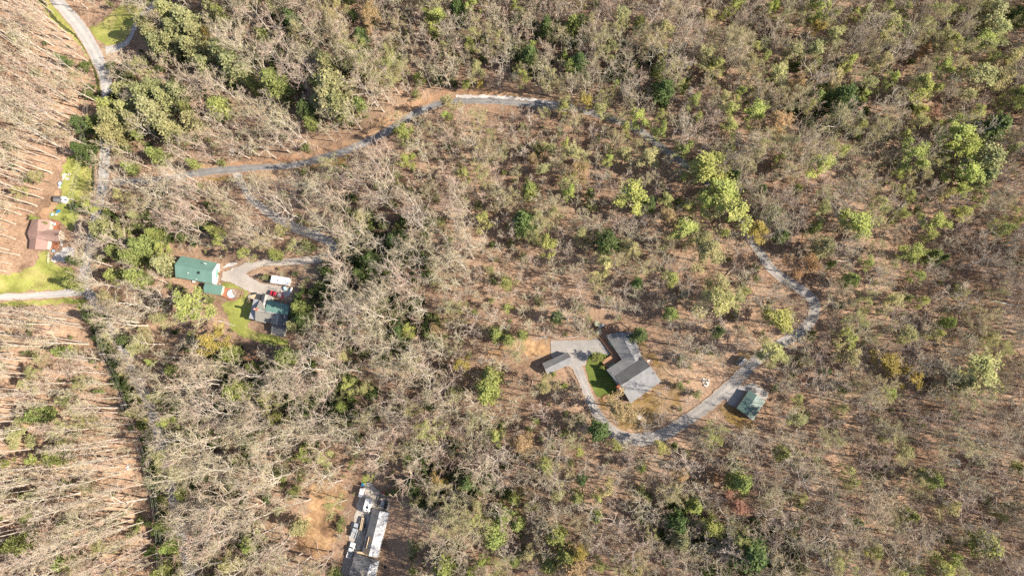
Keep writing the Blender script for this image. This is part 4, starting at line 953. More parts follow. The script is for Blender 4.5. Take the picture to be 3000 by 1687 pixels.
def unit(v): return v/np.linalg.norm(v)
def skeleton(seed, form):
    """-> (trunk Tris, crown Tris, twig tips)"""
    rng = np.random.default_rng(seed); T = Tris(); C = Tris(); tips = []
    F = {'broad': dict(h=24, r=.34, first=.30, nl=10, ll=(5.5, 9.0), ang=(35, 64), n2=6, n3=5, n4=6, wob=.17, split=.55),
         'big': dict(h=26, r=.42, first=.26, nl=9, ll=(6.5, 10.5), ang=(32, 60), n2=6, n3=4, n4=5, wob=.24, split=.5),
         'pole': dict(h=30, r=.30, first=.52, nl=14, ll=(2.8, 5.8), ang=(28, 60), n2=5, n3=4, n4=5, wob=.07, split=1.0),
         'slender': dict(h=16, r=.14, first=.35, nl=10, ll=(2.4, 4.4), ang=(30, 60), n2=5, n3=4, n4=5, wob=.14, split=.9),
         'shrub': dict(h=4.5, r=.06, first=.05, nl=12, ll=(1.6, 2.8), ang=(20, 65), n2=4, n3=4, n4=4, wob=.2, split=.4)}[form]
    def path(p, d, L, r, n, wob, up):
        pts = [p]; dirs = []
        for i in range(n):
            d = unit(d+rng.normal(size=3)*wob+np.array([0, 0, up])); p = p+d*L/n; pts.append(p); dirs.append(d)
        return pts, dirs
    def side(d, ang):
        a = np.cross(d, rng.normal(size=3)); a = unit(a)
        return unit(d*math.cos(ang)+a*math.sin(ang))
    def sub(p, d, L, r, level):
        n = {1: 5, 2: 4, 3: 3, 4: 1}[level]
        pts, dirs = path(p, d, L, r, n, F['wob']*(1.0 if level == 1 else 1.3), .10 if level < 3 else .04)
        rr = [r*(1-.72*i/n) for i in range(n+1)]
        X = T if level == 1 else C
        for i in range(n):
            X.seg(pts[i], pts[i+1], rr[i], (rr[i+1] if level < 4 else 0.0), {1: 5, 2: 4, 3: 3, 4: 3}[level])
        if level == 4: tips.append((pts[0]+pts[1])/2); tips.append(pts[-1]); return
        k = {1: F['n2'], 2: F['n3'], 3: F['n4']}[level]
        for j in range(k):
            t = .25+.75*(j+rng.uniform(.1, .9))/k; i = min(int(t*n), n-1)
            q = pts[i]+(pts[i+1]-pts[i])*(t*n-i)
            sub(q, side(dirs[i], R(rng.uniform(25, 58))), L*rng.uniform(.38, .6)*(1.15-.5*t)*{1: 1, 2: .95, 3: .8}[level], max(rr[i]*.55, {1: .055, 2: .034, 3: (.018 if form == 'big' else .023)}[level]), level+1)
    h = F['h']; n = 9
    lean = np.array([rng.normal()*.03, rng.normal()*.03, 1.0])
    pts, dirs = path(np.array([0, 0, -.6]), unit(lean), h*.93, F['r'], n, F['wob']*.28, .12)
    rr = [F['r']*max(.06, (1-(i/n)**1.1*.93)) for i in range(n+1)]; rr[0] *= 1.35
    for i in range(n): T.seg(pts[i], pts[i+1], rr[i], rr[i+1], 6 if form != 'shrub' else 4)
    az = rng.uniform(0, 6.28)
    for j in range(F['nl']):
        t = F['first']+(1-F['first'])*(j+rng.uniform(0, .8))/F['nl']; i = min(int(t*n), n-1)
        q = pts[i]+(pts[i+1]-pts[i])*(t*n-i); az += 2.4+rng.normal()*.4
        u = (t-F['first'])/(1-F['first']); a = R(rng.uniform(*F['ang'])*(1.1-.45*u))
        d = np.array([math.cos(az)*math.sin(a), math.sin(az)*math.sin(a), math.cos(a)])
        prof = (.62+.9*u*(1-u)*1.6) if form in ('broad', 'big', 'shrub') else (1.0-.35*u)
        sub(q, d, rng.uniform(*F['ll'])*prof, max(rr[i]*.58, .035), 1)
    for j in range(4): sub(pts[-1], side(dirs[-1], R(rng.uniform(8, 40))), F['ll'][0]*.5, max(rr[-1]*.9, .03), 2)
    return T, C, tips, rng

def protos(form, seeds, barkm, twigm):
    out = []
    for sd_ in seeds:
        T, C, tips, rng = skeleton(sd_, form)
        out.append((T.mesh(form+'_trunk', [barkm]), C.mesh(form+'_crown', [twigm])))
    return out
PRO = {'broad': protos('broad', range(10, 15), BARK, TWIG), 'big': protos('big', range(20, 24), BARK, TWIG),
       'pole': protos('pole', range(30, 34), BARK, TWIG), 'slender': protos('slender', range(40, 44), BARK, TWIG)}
HGT = {'broad': 24.0, 'big': 26.0, 'pole': 30.0, 'slender': 16.0, 'leafing': 16.0, 'sparse': 16.0, 'evergreen': 14.0, 'bush': 4.5, 'budding': 24.0}
def mesh_radius(me):
    co = np.zeros(len(me.vertices)*3, np.float32); me.vertices.foreach_get('co', co); co = co.reshape(-1, 3)
    return float(np.percentile(np.hypot(co[:, 0], co[:, 1]), 95))
# trees coming into leaf: full and thin
def leafing(seed, n, size, keep):
    T, C, tips, rng = skeleton(seed, 'slender')
    tips = np.array(tips); pick = tips[rng.integers(0, len(tips), n)]
    # leaf clumps gather on some boughs and leave others bare
    cen = tips[rng.integers(0, len(tips), 26)]
    dist = np.min(np.linalg.norm(pick[:, None, :]-cen[None], axis=2), axis=1)
    pick = pick[(dist < keep) | (rng.random(len(pick)) < .12)]
    C.leaves(pick+rng.normal(size=pick.shape)*.24, size, rng, 1, .5)
    return T.mesh('leafing_trunk', [DARKBARK]), C.mesh('leafing_crown', [TWIG, LEAF])
PRO['leafing'] = [leafing(60+i, 3300, .31, .95) for i in range(4)]
PRO['sparse'] = [leafing(70+i, 3000, .27, 1.2) for i in range(4)]
BUDS = leafmat('opening_buds', [(0.0, (.46, .41, .23)), (.3, (.44, .46, .17)), (.55, (.50, .41, .26)), (.8, (.40, .38, .22)), (1.0, (.50, .39, .30))])
def budding(seed):
    T, C, tips, rng = skeleton(seed, 'broad')
    tips = np.array(tips); n = 3600; pick = tips[rng.integers(0, len(tips), n)]
    C.leaves(pick+rng.normal(size=pick.shape)*.25, .27, rng, 1, .4)
    return T.mesh('budding_trunk', [BARK]), C.mesh('budding_crown', [TWIG, BUDS])
PRO['budding'] = [budding(110+i) for i in range(3)]
def evergreen(seed, conical):
    rng = np.random.default_rng(seed); T = Tris(); C = Tris(); h = 14.0
    p = np.array([0, 0, -.6])
    for i in range(6):
        q = p+np.array([rng.normal()*.08, rng.normal()*.08, (h+.2)/6]); T.seg(p, q, .24*(1-i/6.3), .24*(1-(i+1)/6.3), 6); p = q
    for k in range(62):
        t = (k+rng.random())/62; z = h*(.24+.76*t)
        rad = (3.6*(1-t)**.75+.25) if conical else 3.5*math.sqrt(max(.02, 1-(2*t-.85)**2*.8))
        a = k*2.4+rng.normal()*.3; rr_ = rad*rng.uniform(.45, 1.0)
        c = np.array([math.cos(a)*rr_, math.sin(a)*rr_, z-.12*rr_])
        root = np.array([0, 0, z-.35*rr_*(.2 if conical else 1)])
        T.seg(root, c, .06, .015, 3)
        m = 34
        along = rng.random(m)[:, None]**.6
        pts = root+(c-root)*(.35+.65*along)+rng.normal(size=(m, 3))*np.array([.45, .45, .22])*(1.1-.4*t)
        C.leaves(pts, .50, rng, 0, .7)
    return T.mesh('evergreen_trunk', [DARKBARK]), C.mesh('evergreen_crown', [NEEDLE])
PRO['evergreen'] = [evergreen(80+i, i % 2 == 0) for i in range(5)]
def bush(seed, leafn, leafm):
    T, C, tips, rng = skeleton(seed, 'shrub')
    tips = np.array(tips)
    if leafn: C.leaves(tips[rng.integers(0, len(tips), leafn)]+rng.normal(size=(leafn, 3))*.22, .34, rng, 1, .5)
    return T.mesh('bush_stems', [DARKBARK]), C.mesh('bush_crown', [TWIG, leafm])
PRO['bush'] = [bush(90+i, 1300, LEAF) for i in range(3)]
PRO['bare_bush'] = [bush(95+i, 0, LEAF) for i in range(3)]
PRO['undergrowth'] = [bush(100+i, 700, UNDER) for i in range(3)]
RAD = {k: [max(mesh_radius(c), 0.5) for t, c in v] for k, v in PRO.items()}

# colours of the trees in leaf
COLS = {'K': ((.46, .46, .18), 'soft yellow-green budding tree'), 'L': ((.44, .47, .16), 'lime-green leafing tree'), 'P': ((.48, .455, .23), 'pale olive budding tree'), 'Y': ((.42, .33, .11), 'yellow-leaved tree'),
        'T': ((.46, .34, .19), 'tan budding tree'), 'R': ((.38, .22, .165), 'reddish budding tree'), 'W': ((.66, .64, .58), 'white blossoming tree'),
        'A': ((.44, .26, .14), 'orange budding tree'), 'G': ((.29, .32, .115), 'fresh green evergreen tree'), 'O': ((.35, .34, .175), 'olive-green pine tree'),
        'D': ((.13, .175, .07), 'dark green evergreen tree'), 'B': ((.12, .075, .055), 'dark brown shrub'), 'S': ((.33, .36, .12), 'green leafy shrub')}
# crown centre x, y and radius in pixels
LIST = """
O 490 35 32;O 545 60 34;O 425 75 26;O 450 105 26;O 515 90 30;O 465 130 28;O 570 95 28;O 560 140 30;O 500 125 26;Y 600 105 16;O 650 150 34;O 680 190 34;O 600 190 26;L 660 55 22;O 620 20 24
D 185 175 14;G 315 310 26;O 330 350 34;O 425 280 34;O 455 262 28;O 480 285 28;O 440 320 34;O 520 265 26;G 640 315 28;G 548 320 18;O 495 380 30;L 405 405 18;O 320 393 30;D 242 365 24;G 278 358 18;G 740 248 18;O 370 320 24;O 390 350 26;O 360 270 24;O 560 350 22
D 852 52 22;G 765 100 16;T 1076 30 28;T 1085 60 24;D 1056 105 16;G 1067 132 14;L 1257 58 18;L 1265 85 14;L 1286 52 20;L 1385 30 22;D 1341 23 24;L 1376 128 14;O 954 183 28;O 977 262 44;G 936 242 20;O 992 300 34;G 800 240 36;G 829 253 22;D 896 320 22;G 907 361 15;O 931 300 20;G 1053 300 16;S 1368 245 14;Y 1408 245 8;S 1228 230 15;P 1402 210 20;L 1321 344 18;L 1178 393 22;P 1315 306 22;P 1000 20 26;P 860 90 20;P 800 30 22
D 1552 163 24;L 1561 151 14;L 1544 236 18;G 1654 166 13;L 1672 201 15;D 1698 186 24;G 1680 73 20;D 1704 70 18;D 1602 76 22;P 1788 157 22;L 1806 245 13;S 1861 198 12;G 1873 73 16;Y 1704 300 22;P 1654 294 16;L 1657 322 14;P 1759 329 20;L 1882 355 24;L 1922 396 22;L 2199 335 28;P 2120 291 16;L 2164 291 18;D 1946 268 26;W 2016 271 10;L 2150 23 20;P 2077 55 18;L 2115 55 11;L 2246 38 16;W 1506 225 8;G 1934 198 18;P 1702 17 16;L 1506 20 12;P 1820 60 24;P 1950 100 26;P 2050 180 24
L 2262 32 16;L 2387 26 26;L 2395 58 20;Y 2378 79 22;P 2530 38 18;P 2597 85 26;L 2652 90 17;P 2742 117 22;L 2780 125 20;L 2865 128 26;P 2905 96 28;O 2900 44 28;L 2489 186 20;P 2579 189 20;L 2765 204 24;L 2830 207 16;L 2611 239 16;P 2538 256 18;L 2527 280 15;L 2678 291 34;L 2687 329 18;L 2733 268 14;D 2465 291 32;G 2387 291 22;P 2381 163 30;P 2317 163 26;T 2279 364 32;R 2733 341 20;A 2704 151 12;P 2914 242 28;P 2847 248 40;L 2984 309 28;L 2806 405 36;D 2905 379 38;L 2742 376 14;P 2666 370 22;P 2273 221 28;D 2990 44 24;P 2440 110 24;P 2700 250 26;P 2440 230 22;P 2950 180 24;T 2330 250 22
G 454 451 22;G 376 489 16;G 562 477 13;L 283 608 22;O 300 672 28;L 370 684 18;G 416 719 30;G 384 751 28;G 341 737 22;L 478 722 19;O 472 771 22;G 451 684 18;P 367 579 20;G 396 812 25;G 335 809 20;L 652 713 19;L 722 736 19;G 623 675 16;P 402 634 15;D 215 763 13;G 215 832 18;D 242 611 10;D 242 440 26;S 140 655 9;S 100 640 9;P 60 560 18;P 110 520 16
L 1201 466 22;L 1021 492 11;G 805 745 15;P 829 675 18;P 1065 637 20;D 1152 702 20;D 1085 766 24;D 1180 690 14;D 1050 800 16
L 1984 440 24;L 2053 480 46;L 2118 559 32;L 2115 626 46;L 2048 582 30;Y 2214 667 26;L 1852 582 32;D 1902 597 18;L 1657 573 20;G 1552 553 20;D 1535 649 30;L 1596 716 26;D 1780 710 29;P 1774 780 26;L 2001 675 25;P 2080 748 36;P 2045 690 26;L 1788 471 14;P 1829 454 17;P 1902 460 24;L 1651 428 12;P 1680 451 26;P 1619 445 15;P 1596 436 13;T 1692 518 26;T 1954 634 24;P 1704 690 18;P 1855 736 22;D 1867 830 13;G 1730 565 12;D 2152 512 20;D 2225 560 18;D 2262 625 18;D 2290 690 16;W 2190 533 8;P 2097 830 26;P 1630 640 20;P 1590 500 18;T 1560 470 16
L 2687 469 36;L 2635 515 18;L 2632 553 12;L 2396 489 26;L 2276 474 14;L 2329 547 15;L 2803 440 34;L 2818 521 28;L 2803 556 17;O 2885 474 34;O 2876 521 28;L 2503 655 32;L 2739 652 32;L 2707 702 12;L 2649 742 27;P 2407 617 18;P 2565 597 18;A 2340 780 32;O 2413 725 22;G 2492 821 18;G 2436 774 10;G 2731 748 17;D 2757 757 13;G 2387 667 14;B 2442 664 22;A 2722 434 15;P 2958 440 20
P 320 873 24;L 335 987 18;P 399 998 30;P 425 984 16;L 571 896 36;Y 635 981 38;G 673 1036 24;G 690 1144 30;G 457 1161 18;L 492 1243 22;L 446 1068 11;G 507 1086 15;P 481 934 24;G 181 1030 18;P 96 1077 18;P 82 1124 22;G 116 1217 26;P 198 1173 24;B 323 1167 12;D 277 931 20;P 402 1205 18;D 367 998 16;G 737 1077 14;R 733 1050 13
G 875 899 18;O 858 952 16;D 890 937 20;G 837 1045 27;P 1012 1045 15;L 1015 1124 20;L 814 1211 22;G 998 1191 12;L 1199 969 16;D 1172 969 22;Y 1367 1065 24;G 1437 1100 25;G 1429 1144 30;O 1330 1153 18;G 1455 978 20;G 1487 993 15;L 1487 902 10;P 1067 1141 16;T 1280 955 15
D 1631 928 16;G 1529 981 13;D 1876 981 18;D 2106 969 14;G 1966 920 16;P 2103 888 36;P 2150 870 22;S 1752 1046 15;T 1808 1195 36;D 1753 1262 24;P 2245 1030 28;P 1608 1120 22;S 1654 1130 8;S 1622 1097 7;B 1660 1153 12;W 1748 948 7;W 1752 972 8;S 1765 1077 6;S 1840 1190 8;S 1875 988 8
P 2608 879 26;L 2276 934 30;L 2465 984 22;P 2466 1033 26;G 2774 946 15;Y 2591 1060 26;Y 2640 1100 26;L 2608 1159 24;D 2416 1089 12;P 2643 981 22;G 2652 873 12;P 2891 1092 46;O 2821 1121 28;P 2329 1226 20;P 2273 1042 24;P 2466 1205 16;R 2343 1112 14;P 2885 990 20
P 67 1281 38;G 163 1339 24;L 102 1353 15;L 20 1356 12;G 82 1452 13;G 52 1595 24;G 186 1648 20;L 536 1441 15;G 700 1345 14;L 722 1589 28;P 673 1651 26;D 472 1403 11;G 475 1534 18;G 495 1601 18;G 466 1674 18;P 192 1300 22;B 131 1318 13;P 250 1430 20;P 90 1520 22;P 300 1600 20
G 896 1327 20;L 1073 1394 13;G 861 1435 10;O 870 1548 18;G 1472 1516 26;G 1449 1575 26;L 1408 1639 16;G 1300 1668 28;Y 1292 1403 18;D 1370 1412 22;P 1216 1470 15;D 1204 1429 15;P 954 1336 20;L 1373 1665 14;T 1400 1480 18
L 1698 1321 10;T 1538 1292 27;G 2170 1412 28;P 1777 1435 20;G 1748 1514 15;G 1631 1566 23;G 1660 1627 25;Y 1704 1621 22;G 1608 1653 23;G 1515 1534 19;D 1985 1530 25;L 2074 1528 27;G 2036 1481 21;O 1992 1580 24;D 2199 1621 44;G 1506 1461 14;P 1631 1446 18;G 1689 1458 16;G 1879 1368 13;G 1978 1307 9;D 1704 1406 13;T 1995 1391 17;A 2083 1397 13;R 2150 1470 32;T 1675 1668 34;P 1552 1612 18;G 1509 1642 12;P 1861 1668 22
L 2754 1653 21;L 2783 1627 17;G 2885 1595 28;G 2728 1403 20;P 2771 1481 22;G 2666 1508 15;R 2361 1630 14;G 2291 1327 18;P 2640 1321 20;W 2780 1356 12;G 2512 1528 11;P 2672 1665 18;L 2623 1680 16;P 2477 1377 12;P 2346 1464 15;B 2605 1380 24;G 2996 1374 15
"""
EXPL = []  # LIST holds dark evergreens added right of the road bend for its shadow
for tok in LIST.replace('\n', ';').split(';'):
    t = tok.split()
    if len(t) == 4: EXPL.append((t[0], float(t[1]), float(t[2]), float(t[3])))

kr = random.Random(21); kk_ = 0
while kk_ < 56:                     # budding trees spread thinly over the upper right and the centre
    px, py = kr.uniform(1350, 2980), kr.uniform(20, 1660)
    if kr.random() > (1.0 if px > 1900 and py < 700 else .35) or (1540 < px < 2290 and 880 < py < 1300): continue
    r_ = kr.uniform(14, 24)
    if any((e[1]-px)**2+(e[2]-py)**2 < (e[3]+r_)**2*.7 for e in EXPL): continue
    EXPL.append(('K', px, py, r_)); kk_ += 1
# places named in the labels: pixel -> phrase
PLACES = [((90,120),'on the slope at the top left corner'),((90,420),'on the left slope above the yard'),((60,560),'on the slope left of the small shed'),((230,420),'beside the valley road above the yard'),((500,80),'by the shaded top-left side road'),((430,320),'in the pine grove below the top-left fork'),((650,270),'in the upper left woods'),((800,110),'in the woods right of the pine grove'),((980,260),'above the bend of the curving road'),((1080,60),'near the top left of centre'),((1330,110),'in the woods above the pale shoulder'),((1620,130),'in the upper middle woods'),((1700,310),'at the right end of the pale shoulder'),((1900,180),'in the woods right of top centre'),((1940,400),'along the upper hill road'),((2180,300),'right of the upper hill road'),((2180,60),'near the top edge right of centre'),((2400,80),'in the woods near the top right'),((2450,260),'in the upper right woods'),((2700,120),'near the top right corner'),((2720,320),'in the woods left of the upper right edge'),((2930,120),'in the top right corner'),((2930,380),'at the upper right edge'),((330,620),'between yard and green barn'),((420,740),'left of the green barn'),((560,560),'between the hill road and the barn'),((680,720),'above the green barn'),((830,690),'inside the barn drive bend'),((1060,560),'below the bend of the curving road'),((1250,470),'under the pale shoulder'),((1100,760),'in the big bare woods at centre left'),((1560,560),'in the open woods at centre'),((1650,450),'just below the upper hill road'),((1700,700),'in the open woods above the grey house'),((1880,600),'in the middle of the open woods'),((2060,500),'hugging the hill road bend'),((2080,640),'just left of the dark road bend'),((2060,770),'between the grey house and the right road bend'),((2220,680),'right of the dark road bend'),((2350,760),'by the right-hand road bend'),((2350,520),'in the woods right of the dark bend'),((2500,650),'in the right-hand woods'),((2700,500),'in the right-hand woods near the fallen log'),((2700,720),'below the long fallen log'),((2870,500),'at the right edge above the middle'),((2900,750),'at the middle of the right edge'),((330,930),'by the valley road below the side road'),((420,1000),'right of the valley road below the side road'),((570,920),'below the green barn'),((660,1020),'below the pool lawn'),((880,930),'right of the farmhouse'),((840,1060),'below the farmhouse'),((100,1080),'on the left slope below the side road'),((150,1300),'on the lower left slope'),((100,1560),'in the bottom left corner'),((470,1150),'along the lower valley road'),((690,1180),'in the woods below the farmhouse lawn'),((1000,1120),'in the bare woods at lower centre left'),((1190,970),'in the bare woods left of the dirt patch'),((1400,1100),'left of the low grey garage'),((1480,980),'above the dirt patch'),((1640,940),'above the parking pad'),((1760,1050),'in the front garden of the grey house'),((1620,1120),'below the low grey garage'),((1800,1210),'inside the loop of the drive'),((1900,950),'right of the grey house'),((2110,920),'between grey house and right drive'),((2250,1030),'beside the drive near the small pale shed'),((2300,930),'inside the right-hand road bend'),((2470,1000),'right of the right-hand road bend'),((2620,1080),'in the open woods at lower right'),((2620,880),'in the open woods right of the bend'),((2860,1080),'at the right edge below the middle'),((2330,1180),'right of the green garage'),((500,1400),'along the lower ditch'),((700,1400),'in the lower left woods'),((700,1620),'near the bottom left of centre'),((900,1340),'above the dirt clearing'),((860,1520),'beside the dirt clearing'),((1180,1430),'right of the long house yard'),((1330,1420),'in the woods at lower centre'),((1400,1630),'near the bottom centre'),((1560,1300),'below the rail fence'),((1620,1480),'in the woods below the loop drive'),((1640,1640),'at the bottom edge right of centre'),((1880,1400),'below the loop drive'),((2030,1530),'in the lower right woods below the drive'),((2170,1450),'below the green garage'),((2200,1630),'near the bottom edge at lower right'),((2400,1400),'in the woods below the open right slope'),((2650,1400),'on the lower right slope'),((2780,1630),'near the bottom right corner'),((2500,1600),'at the bottom edge left of the corner'),((2900,1420),'at the lower right edge')]
def place(px, py): return min(PLACES, key=lambda q: (q[0][0]-px)**2+(q[0][1]-py)**2)[1]
ORD = ['leftmost', 'second from left', 'third from left', 'fourth from left', 'fifth from left', 'sixth from left', 'seventh from left', 'eighth from left', 'ninth from left', 'tenth from left', 'eleventh from left', 'twelfth from left']

def plant(name, family, k, loc, rz, sxy, sz, color=None, parts=('trunk', 'crown')):
    tm, cm = PRO[family][k % len(PRO[family])]
    r_ = empty(name, loc, rz); r_.scale = (sxy, sxy, sz)
    a = bpy.data.objects.new(parts[0], tm); a.parent = r_; COL.objects.link(a)
    b = bpy.data.objects.new(parts[1], cm); b.parent = r_; COL.objects.link(b)
    if color: b.color = (color[0], color[1], color[2], 1)
    return r_
tr_rng = random.Random(11)
USED = []           # (x, y, radius) of placed trees
byname = {}
EVER = 'GOD'
for i, (code, px, py, r) in enumerate(EXPL):
    col, word = COLS[code]
    rm = r*0.133
    small = code in 'BS' or (r <= 9)
    if small: fam, hh = ('bare_bush' if code == 'B' else 'bush'), min(6.0, 1.6+rm*1.5)
    elif code in EVER: fam, hh = 'evergreen', min(22.0, 6.5+rm*2.9)
    elif code in 'PTRAK': fam, hh = 'sparse', min(21.0, 8.0+rm*2.6)
    else: fam, hh = 'leafing', min(21.0, 8.0+rm*2.6)
    west_side = px < 480
    if west_side and fam in ('sparse', 'leafing') : hh = min(hh, 12)
    f = .62
    g = P(px, py, hh*f)
    z = HG(g.x, g.y)
    k = i*7 % len(PRO[fam])
    base = {'bush': 4.5, 'bare_bush': 4.5}.get(fam, HGT.get(fam, 16.0))
    br = tr_rng.uniform(.84, 1.16); c = tuple(min(.9, v*br*tr_rng.uniform(.95, 1.05)) for v in col)
    nm = {'B': 'shrub', 'S': 'shrub'}.get(code, 'shrub' if small else ('evergreen_tree' if code in 'GD' else 'pine_tree' if code == 'O' else 'leafing_tree'))
    if nm == 'leafing_tree' and code == 'W': nm = 'blossoming_tree'
    o = plant(nm, fam, k, (g.x, g.y, z), tr_rng.uniform(0, 6.28), rm/RAD[fam][k]*(1.3 if code == 'O' else 1.36 if code in 'LYPT' else 1.18), hh/base, c if fam != 'bare_bush' else None, ('stems', 'crown') if small else ('trunk', 'crown'))
    w_ = word.replace('tree', 'shrub').replace('evergreen shrub', 'evergreen shrub') if small and 'shrub' not in word else word
    pl = place(px, py)
    byname.setdefault((w_, pl), []).append((px, o, 'shrub' if small else 'tree'))
    USED.append((g.x, g.y, max(rm*.75, .8)))
for (w_, pl), lst in byname.items():
    lst.sort(key=lambda q: q[0])
    for j, (px, o, ct) in enumerate(lst):
        lab = w_+' '+pl
        if len(lst) > 1: lab += ', '+(ORD[j] if j < len(lst)-1 or len(lst) > 2 and j < 0 else 'rightmost')
        tag(o, lab, ct, w_+'s')

# ---- the bare woods: where, how dense, which form
ZONES = [(60,120,5.2,'pole',27),(80,420,5.4,'pole',28),(60,1020,5.4,'pole',28),(90,1250,5.0,'pole',29),(200,1520,4.4,'pole',31),(330,1330,5.0,'pole',29),(380,1600,4.6,'pole',30),
    (450,90,6.0,'broad',19),(430,320,6.2,'broad',19),(650,270,5.2,'broad',22),(800,110,4.8,'broad',23),(980,230,4.8,'broad',23),(1100,80,4.8,'slender',20),(1330,110,4.4,'slender',18),(1620,130,4.4,'slender',18),(1900,180,4.7,'broad',18),
    (2150,200,4.8,'broad',19),(2400,150,4.8,'broad',19),(2650,250,5.2,'broad',20),(2900,200,5.2,'broad',20),
    (450,620,4.9,'broad',23),(620,590,4.7,'big',23),(750,560,5.0,'broad',20),(900,560,5.0,'big',21),(1050,560,4.8,'big',22),(1300,470,5.4,'slender',16),(1130,700,4.6,'big',23),(1050,820,4.5,'big',23),(1300,800,5.0,'big',21),(1000,1000,4.6,'big',24),(1200,1050,4.8,'big',23),(1380,950,5.8,'slender',17),
    (520,960,4.8,'big',24),(560,1180,4.6,'big',26),(750,1150,4.6,'big',25),(600,1450,4.5,'big',27),(700,1620,4.6,'big',26),(830,1330,5.0,'big',24),(950,1250,4.8,'big',24),(1150,1300,4.8,'big',22),(1250,1550,5.6,'broad',20),(1400,1350,5.4,'broad',20),
    (1500,480,6.0,'slender',15),(1750,480,6.0,'slender',15),(1600,750,6.4,'slender',15),(1850,800,6.2,'broad',15),(1950,560,6.2,'slender',16),(1750,880,6.8,'broad',15),(2000,900,6.6,'broad',15),
    (2300,450,5.6,'broad',19),(2550,520,6.2,'broad',19),(2850,620,6.4,'broad',20),(2400,850,6.6,'broad',17),(2650,950,6.8,'broad',18),(2880,1000,6.6,'broad',20),(2450,1150,6.6,'broad',18),(2800,1250,6.8,'broad',20),
    (1650,1200,7.0,'slender',15),(1600,1430,5.8,'broad',17),(1900,1400,6.0,'broad',17),(2150,1350,6.4,'broad',18),(2000,1600,5.6,'broad',18),(2350,1480,6.0,'broad',19),(2650,1550,6.0,'broad',20),(2900,1600,6.0,'broad',21),(1680,1640,5.6,'broad',17)]
za = np.array([[z[0], z[1]] for z in ZONES])
def zone(px, py):
    px += 70*mnoise.noise((px*.006, py*.006, 3.0)); py += 70*mnoise.noise((px*.006, py*.006, 9.0))
    return ZONES[int(np.argmin((za[:, 0]-px)**2+(za[:, 1]-py)**2))]
BB = [(min(p[0] for p in c), max(p[0] for p in c), min(p[1] for p in c), max(p[1] for p in c)) for c in CLEAR]
RP = [(np.array(l), hw) for l, hw in ROADS]
def blocked(px, py, pad=5):
    for c, b in zip(CLEAR, BB):
        if b[0] <= px <= b[1] and b[2] <= py <= b[3] and inpoly(px, py, c): return True
    for l, hw in RP:
        if np.min((l[:, 0]-px)**2+(l[:, 1]-py)**2) < (hw+pad)**2: return True
    return False
cell = {}
def near(x, y, d):
    i, j = int(x//8), int(y//8)
    for a in range(i-1, i+2):
        for b in range(j-1, j+2):
            for (u, v, r) in cell.get((a, b), ()):
                if (u-x)**2+(v-y)**2 < max(d*d, 0): return True
    return False
def put(x, y, r): cell.setdefault((int(x//8), int(y//8)), []).append((x, y, r))
for u in USED: put(*u)
BARE = []
KEEP = [(70,628,192,742),(140,560,206,606),(160,490,262,600),(500,742,664,842),(590,826,722,888),(722,858,862,994),(780,796,862,846),(792,850,862,880),(640,780,790,850),(1030,1400,1150,1690),(985,1540,1060,1690),(1568,1025,1690,1110),(1700,1025,1880,1130),(1768,930,1945,1190),(2130,1130,2256,1236),(2150,1036,2200,1085),(262,60,400,140),(0,850,215,882),(100,740,215,840),(650,885,735,985)]
DITCHLINE = [(262,905),(295,975),(325,1030),(345,1085),(372,1140),(398,1200),(428,1290),(452,1390),(470,1500),(492,1590),(512,1690)]
OPENR = [HILL[5:20], VALLEY[:7], [(759,603,0),(808,637,0),(866,667,0),(920,687,0),(960,705,0)]]
OPENP = np.array([(p[0], p[1]) for seg in OPENR for p in smooth_line([(q[0], q[1]) for q in seg], 6)])
CRW = {'budding': 6.2, 'broad': 6.2, 'big': 7.5, 'pole': 3.6, 'slender': 3.4}
EXA = np.array([(e[1], e[2], e[3]) for e in EXPL])
LOOPP = np.array([(p[0], p[1]) for p in smooth_line([(q[0], q[1]) for q in HILL[3:20]], 6)]+[(a, b) for a, b in smooth_line(DITCHLINE, 8)]+[(p[0], p[1]) for p in smooth_line([(q[0], q[1]) for q in HILL[35:]], 6)]+[(p[0], p[1]) for p in smooth_line([(q[0], q[1]) for q in HILL[19:36]], 6)])
def hides(x, y, z, h, fm):
    for f in (.55, .8):
        px, py = proj(x, y, z+h*f); rp = CRW[fm]*h/HGT[fm]/.13
        if np.any((EXA[:, 0]-px)**2+(EXA[:, 1]-py)**2 < (rp*.55+EXA[:, 2]*.55)**2): return True
    return False
def shades(x, y, z, h, fm):
    for f in (.55, .78, 1.0):
        px, py = proj(x, y, z+h*f); rp = CRW[fm]*h/HGT[fm]/.13*(.75 if f < 1 else .35)
        for a, b, c, d in KEEP:
            if a-rp < px < c+rp and b-rp < py < d+rp: return True
        if f == .78 and np.min((LOOPP[:, 0]-px)**2+(LOOPP[:, 1]-py)**2) < (rp*.42+6)**2: return True
        if f == .78 and np.min((OPENP[:, 0]-px)**2+(OPENP[:, 1]-py)**2) < (rp*.66+6)**2: return True
    return False
rng2 = random.Random(5)
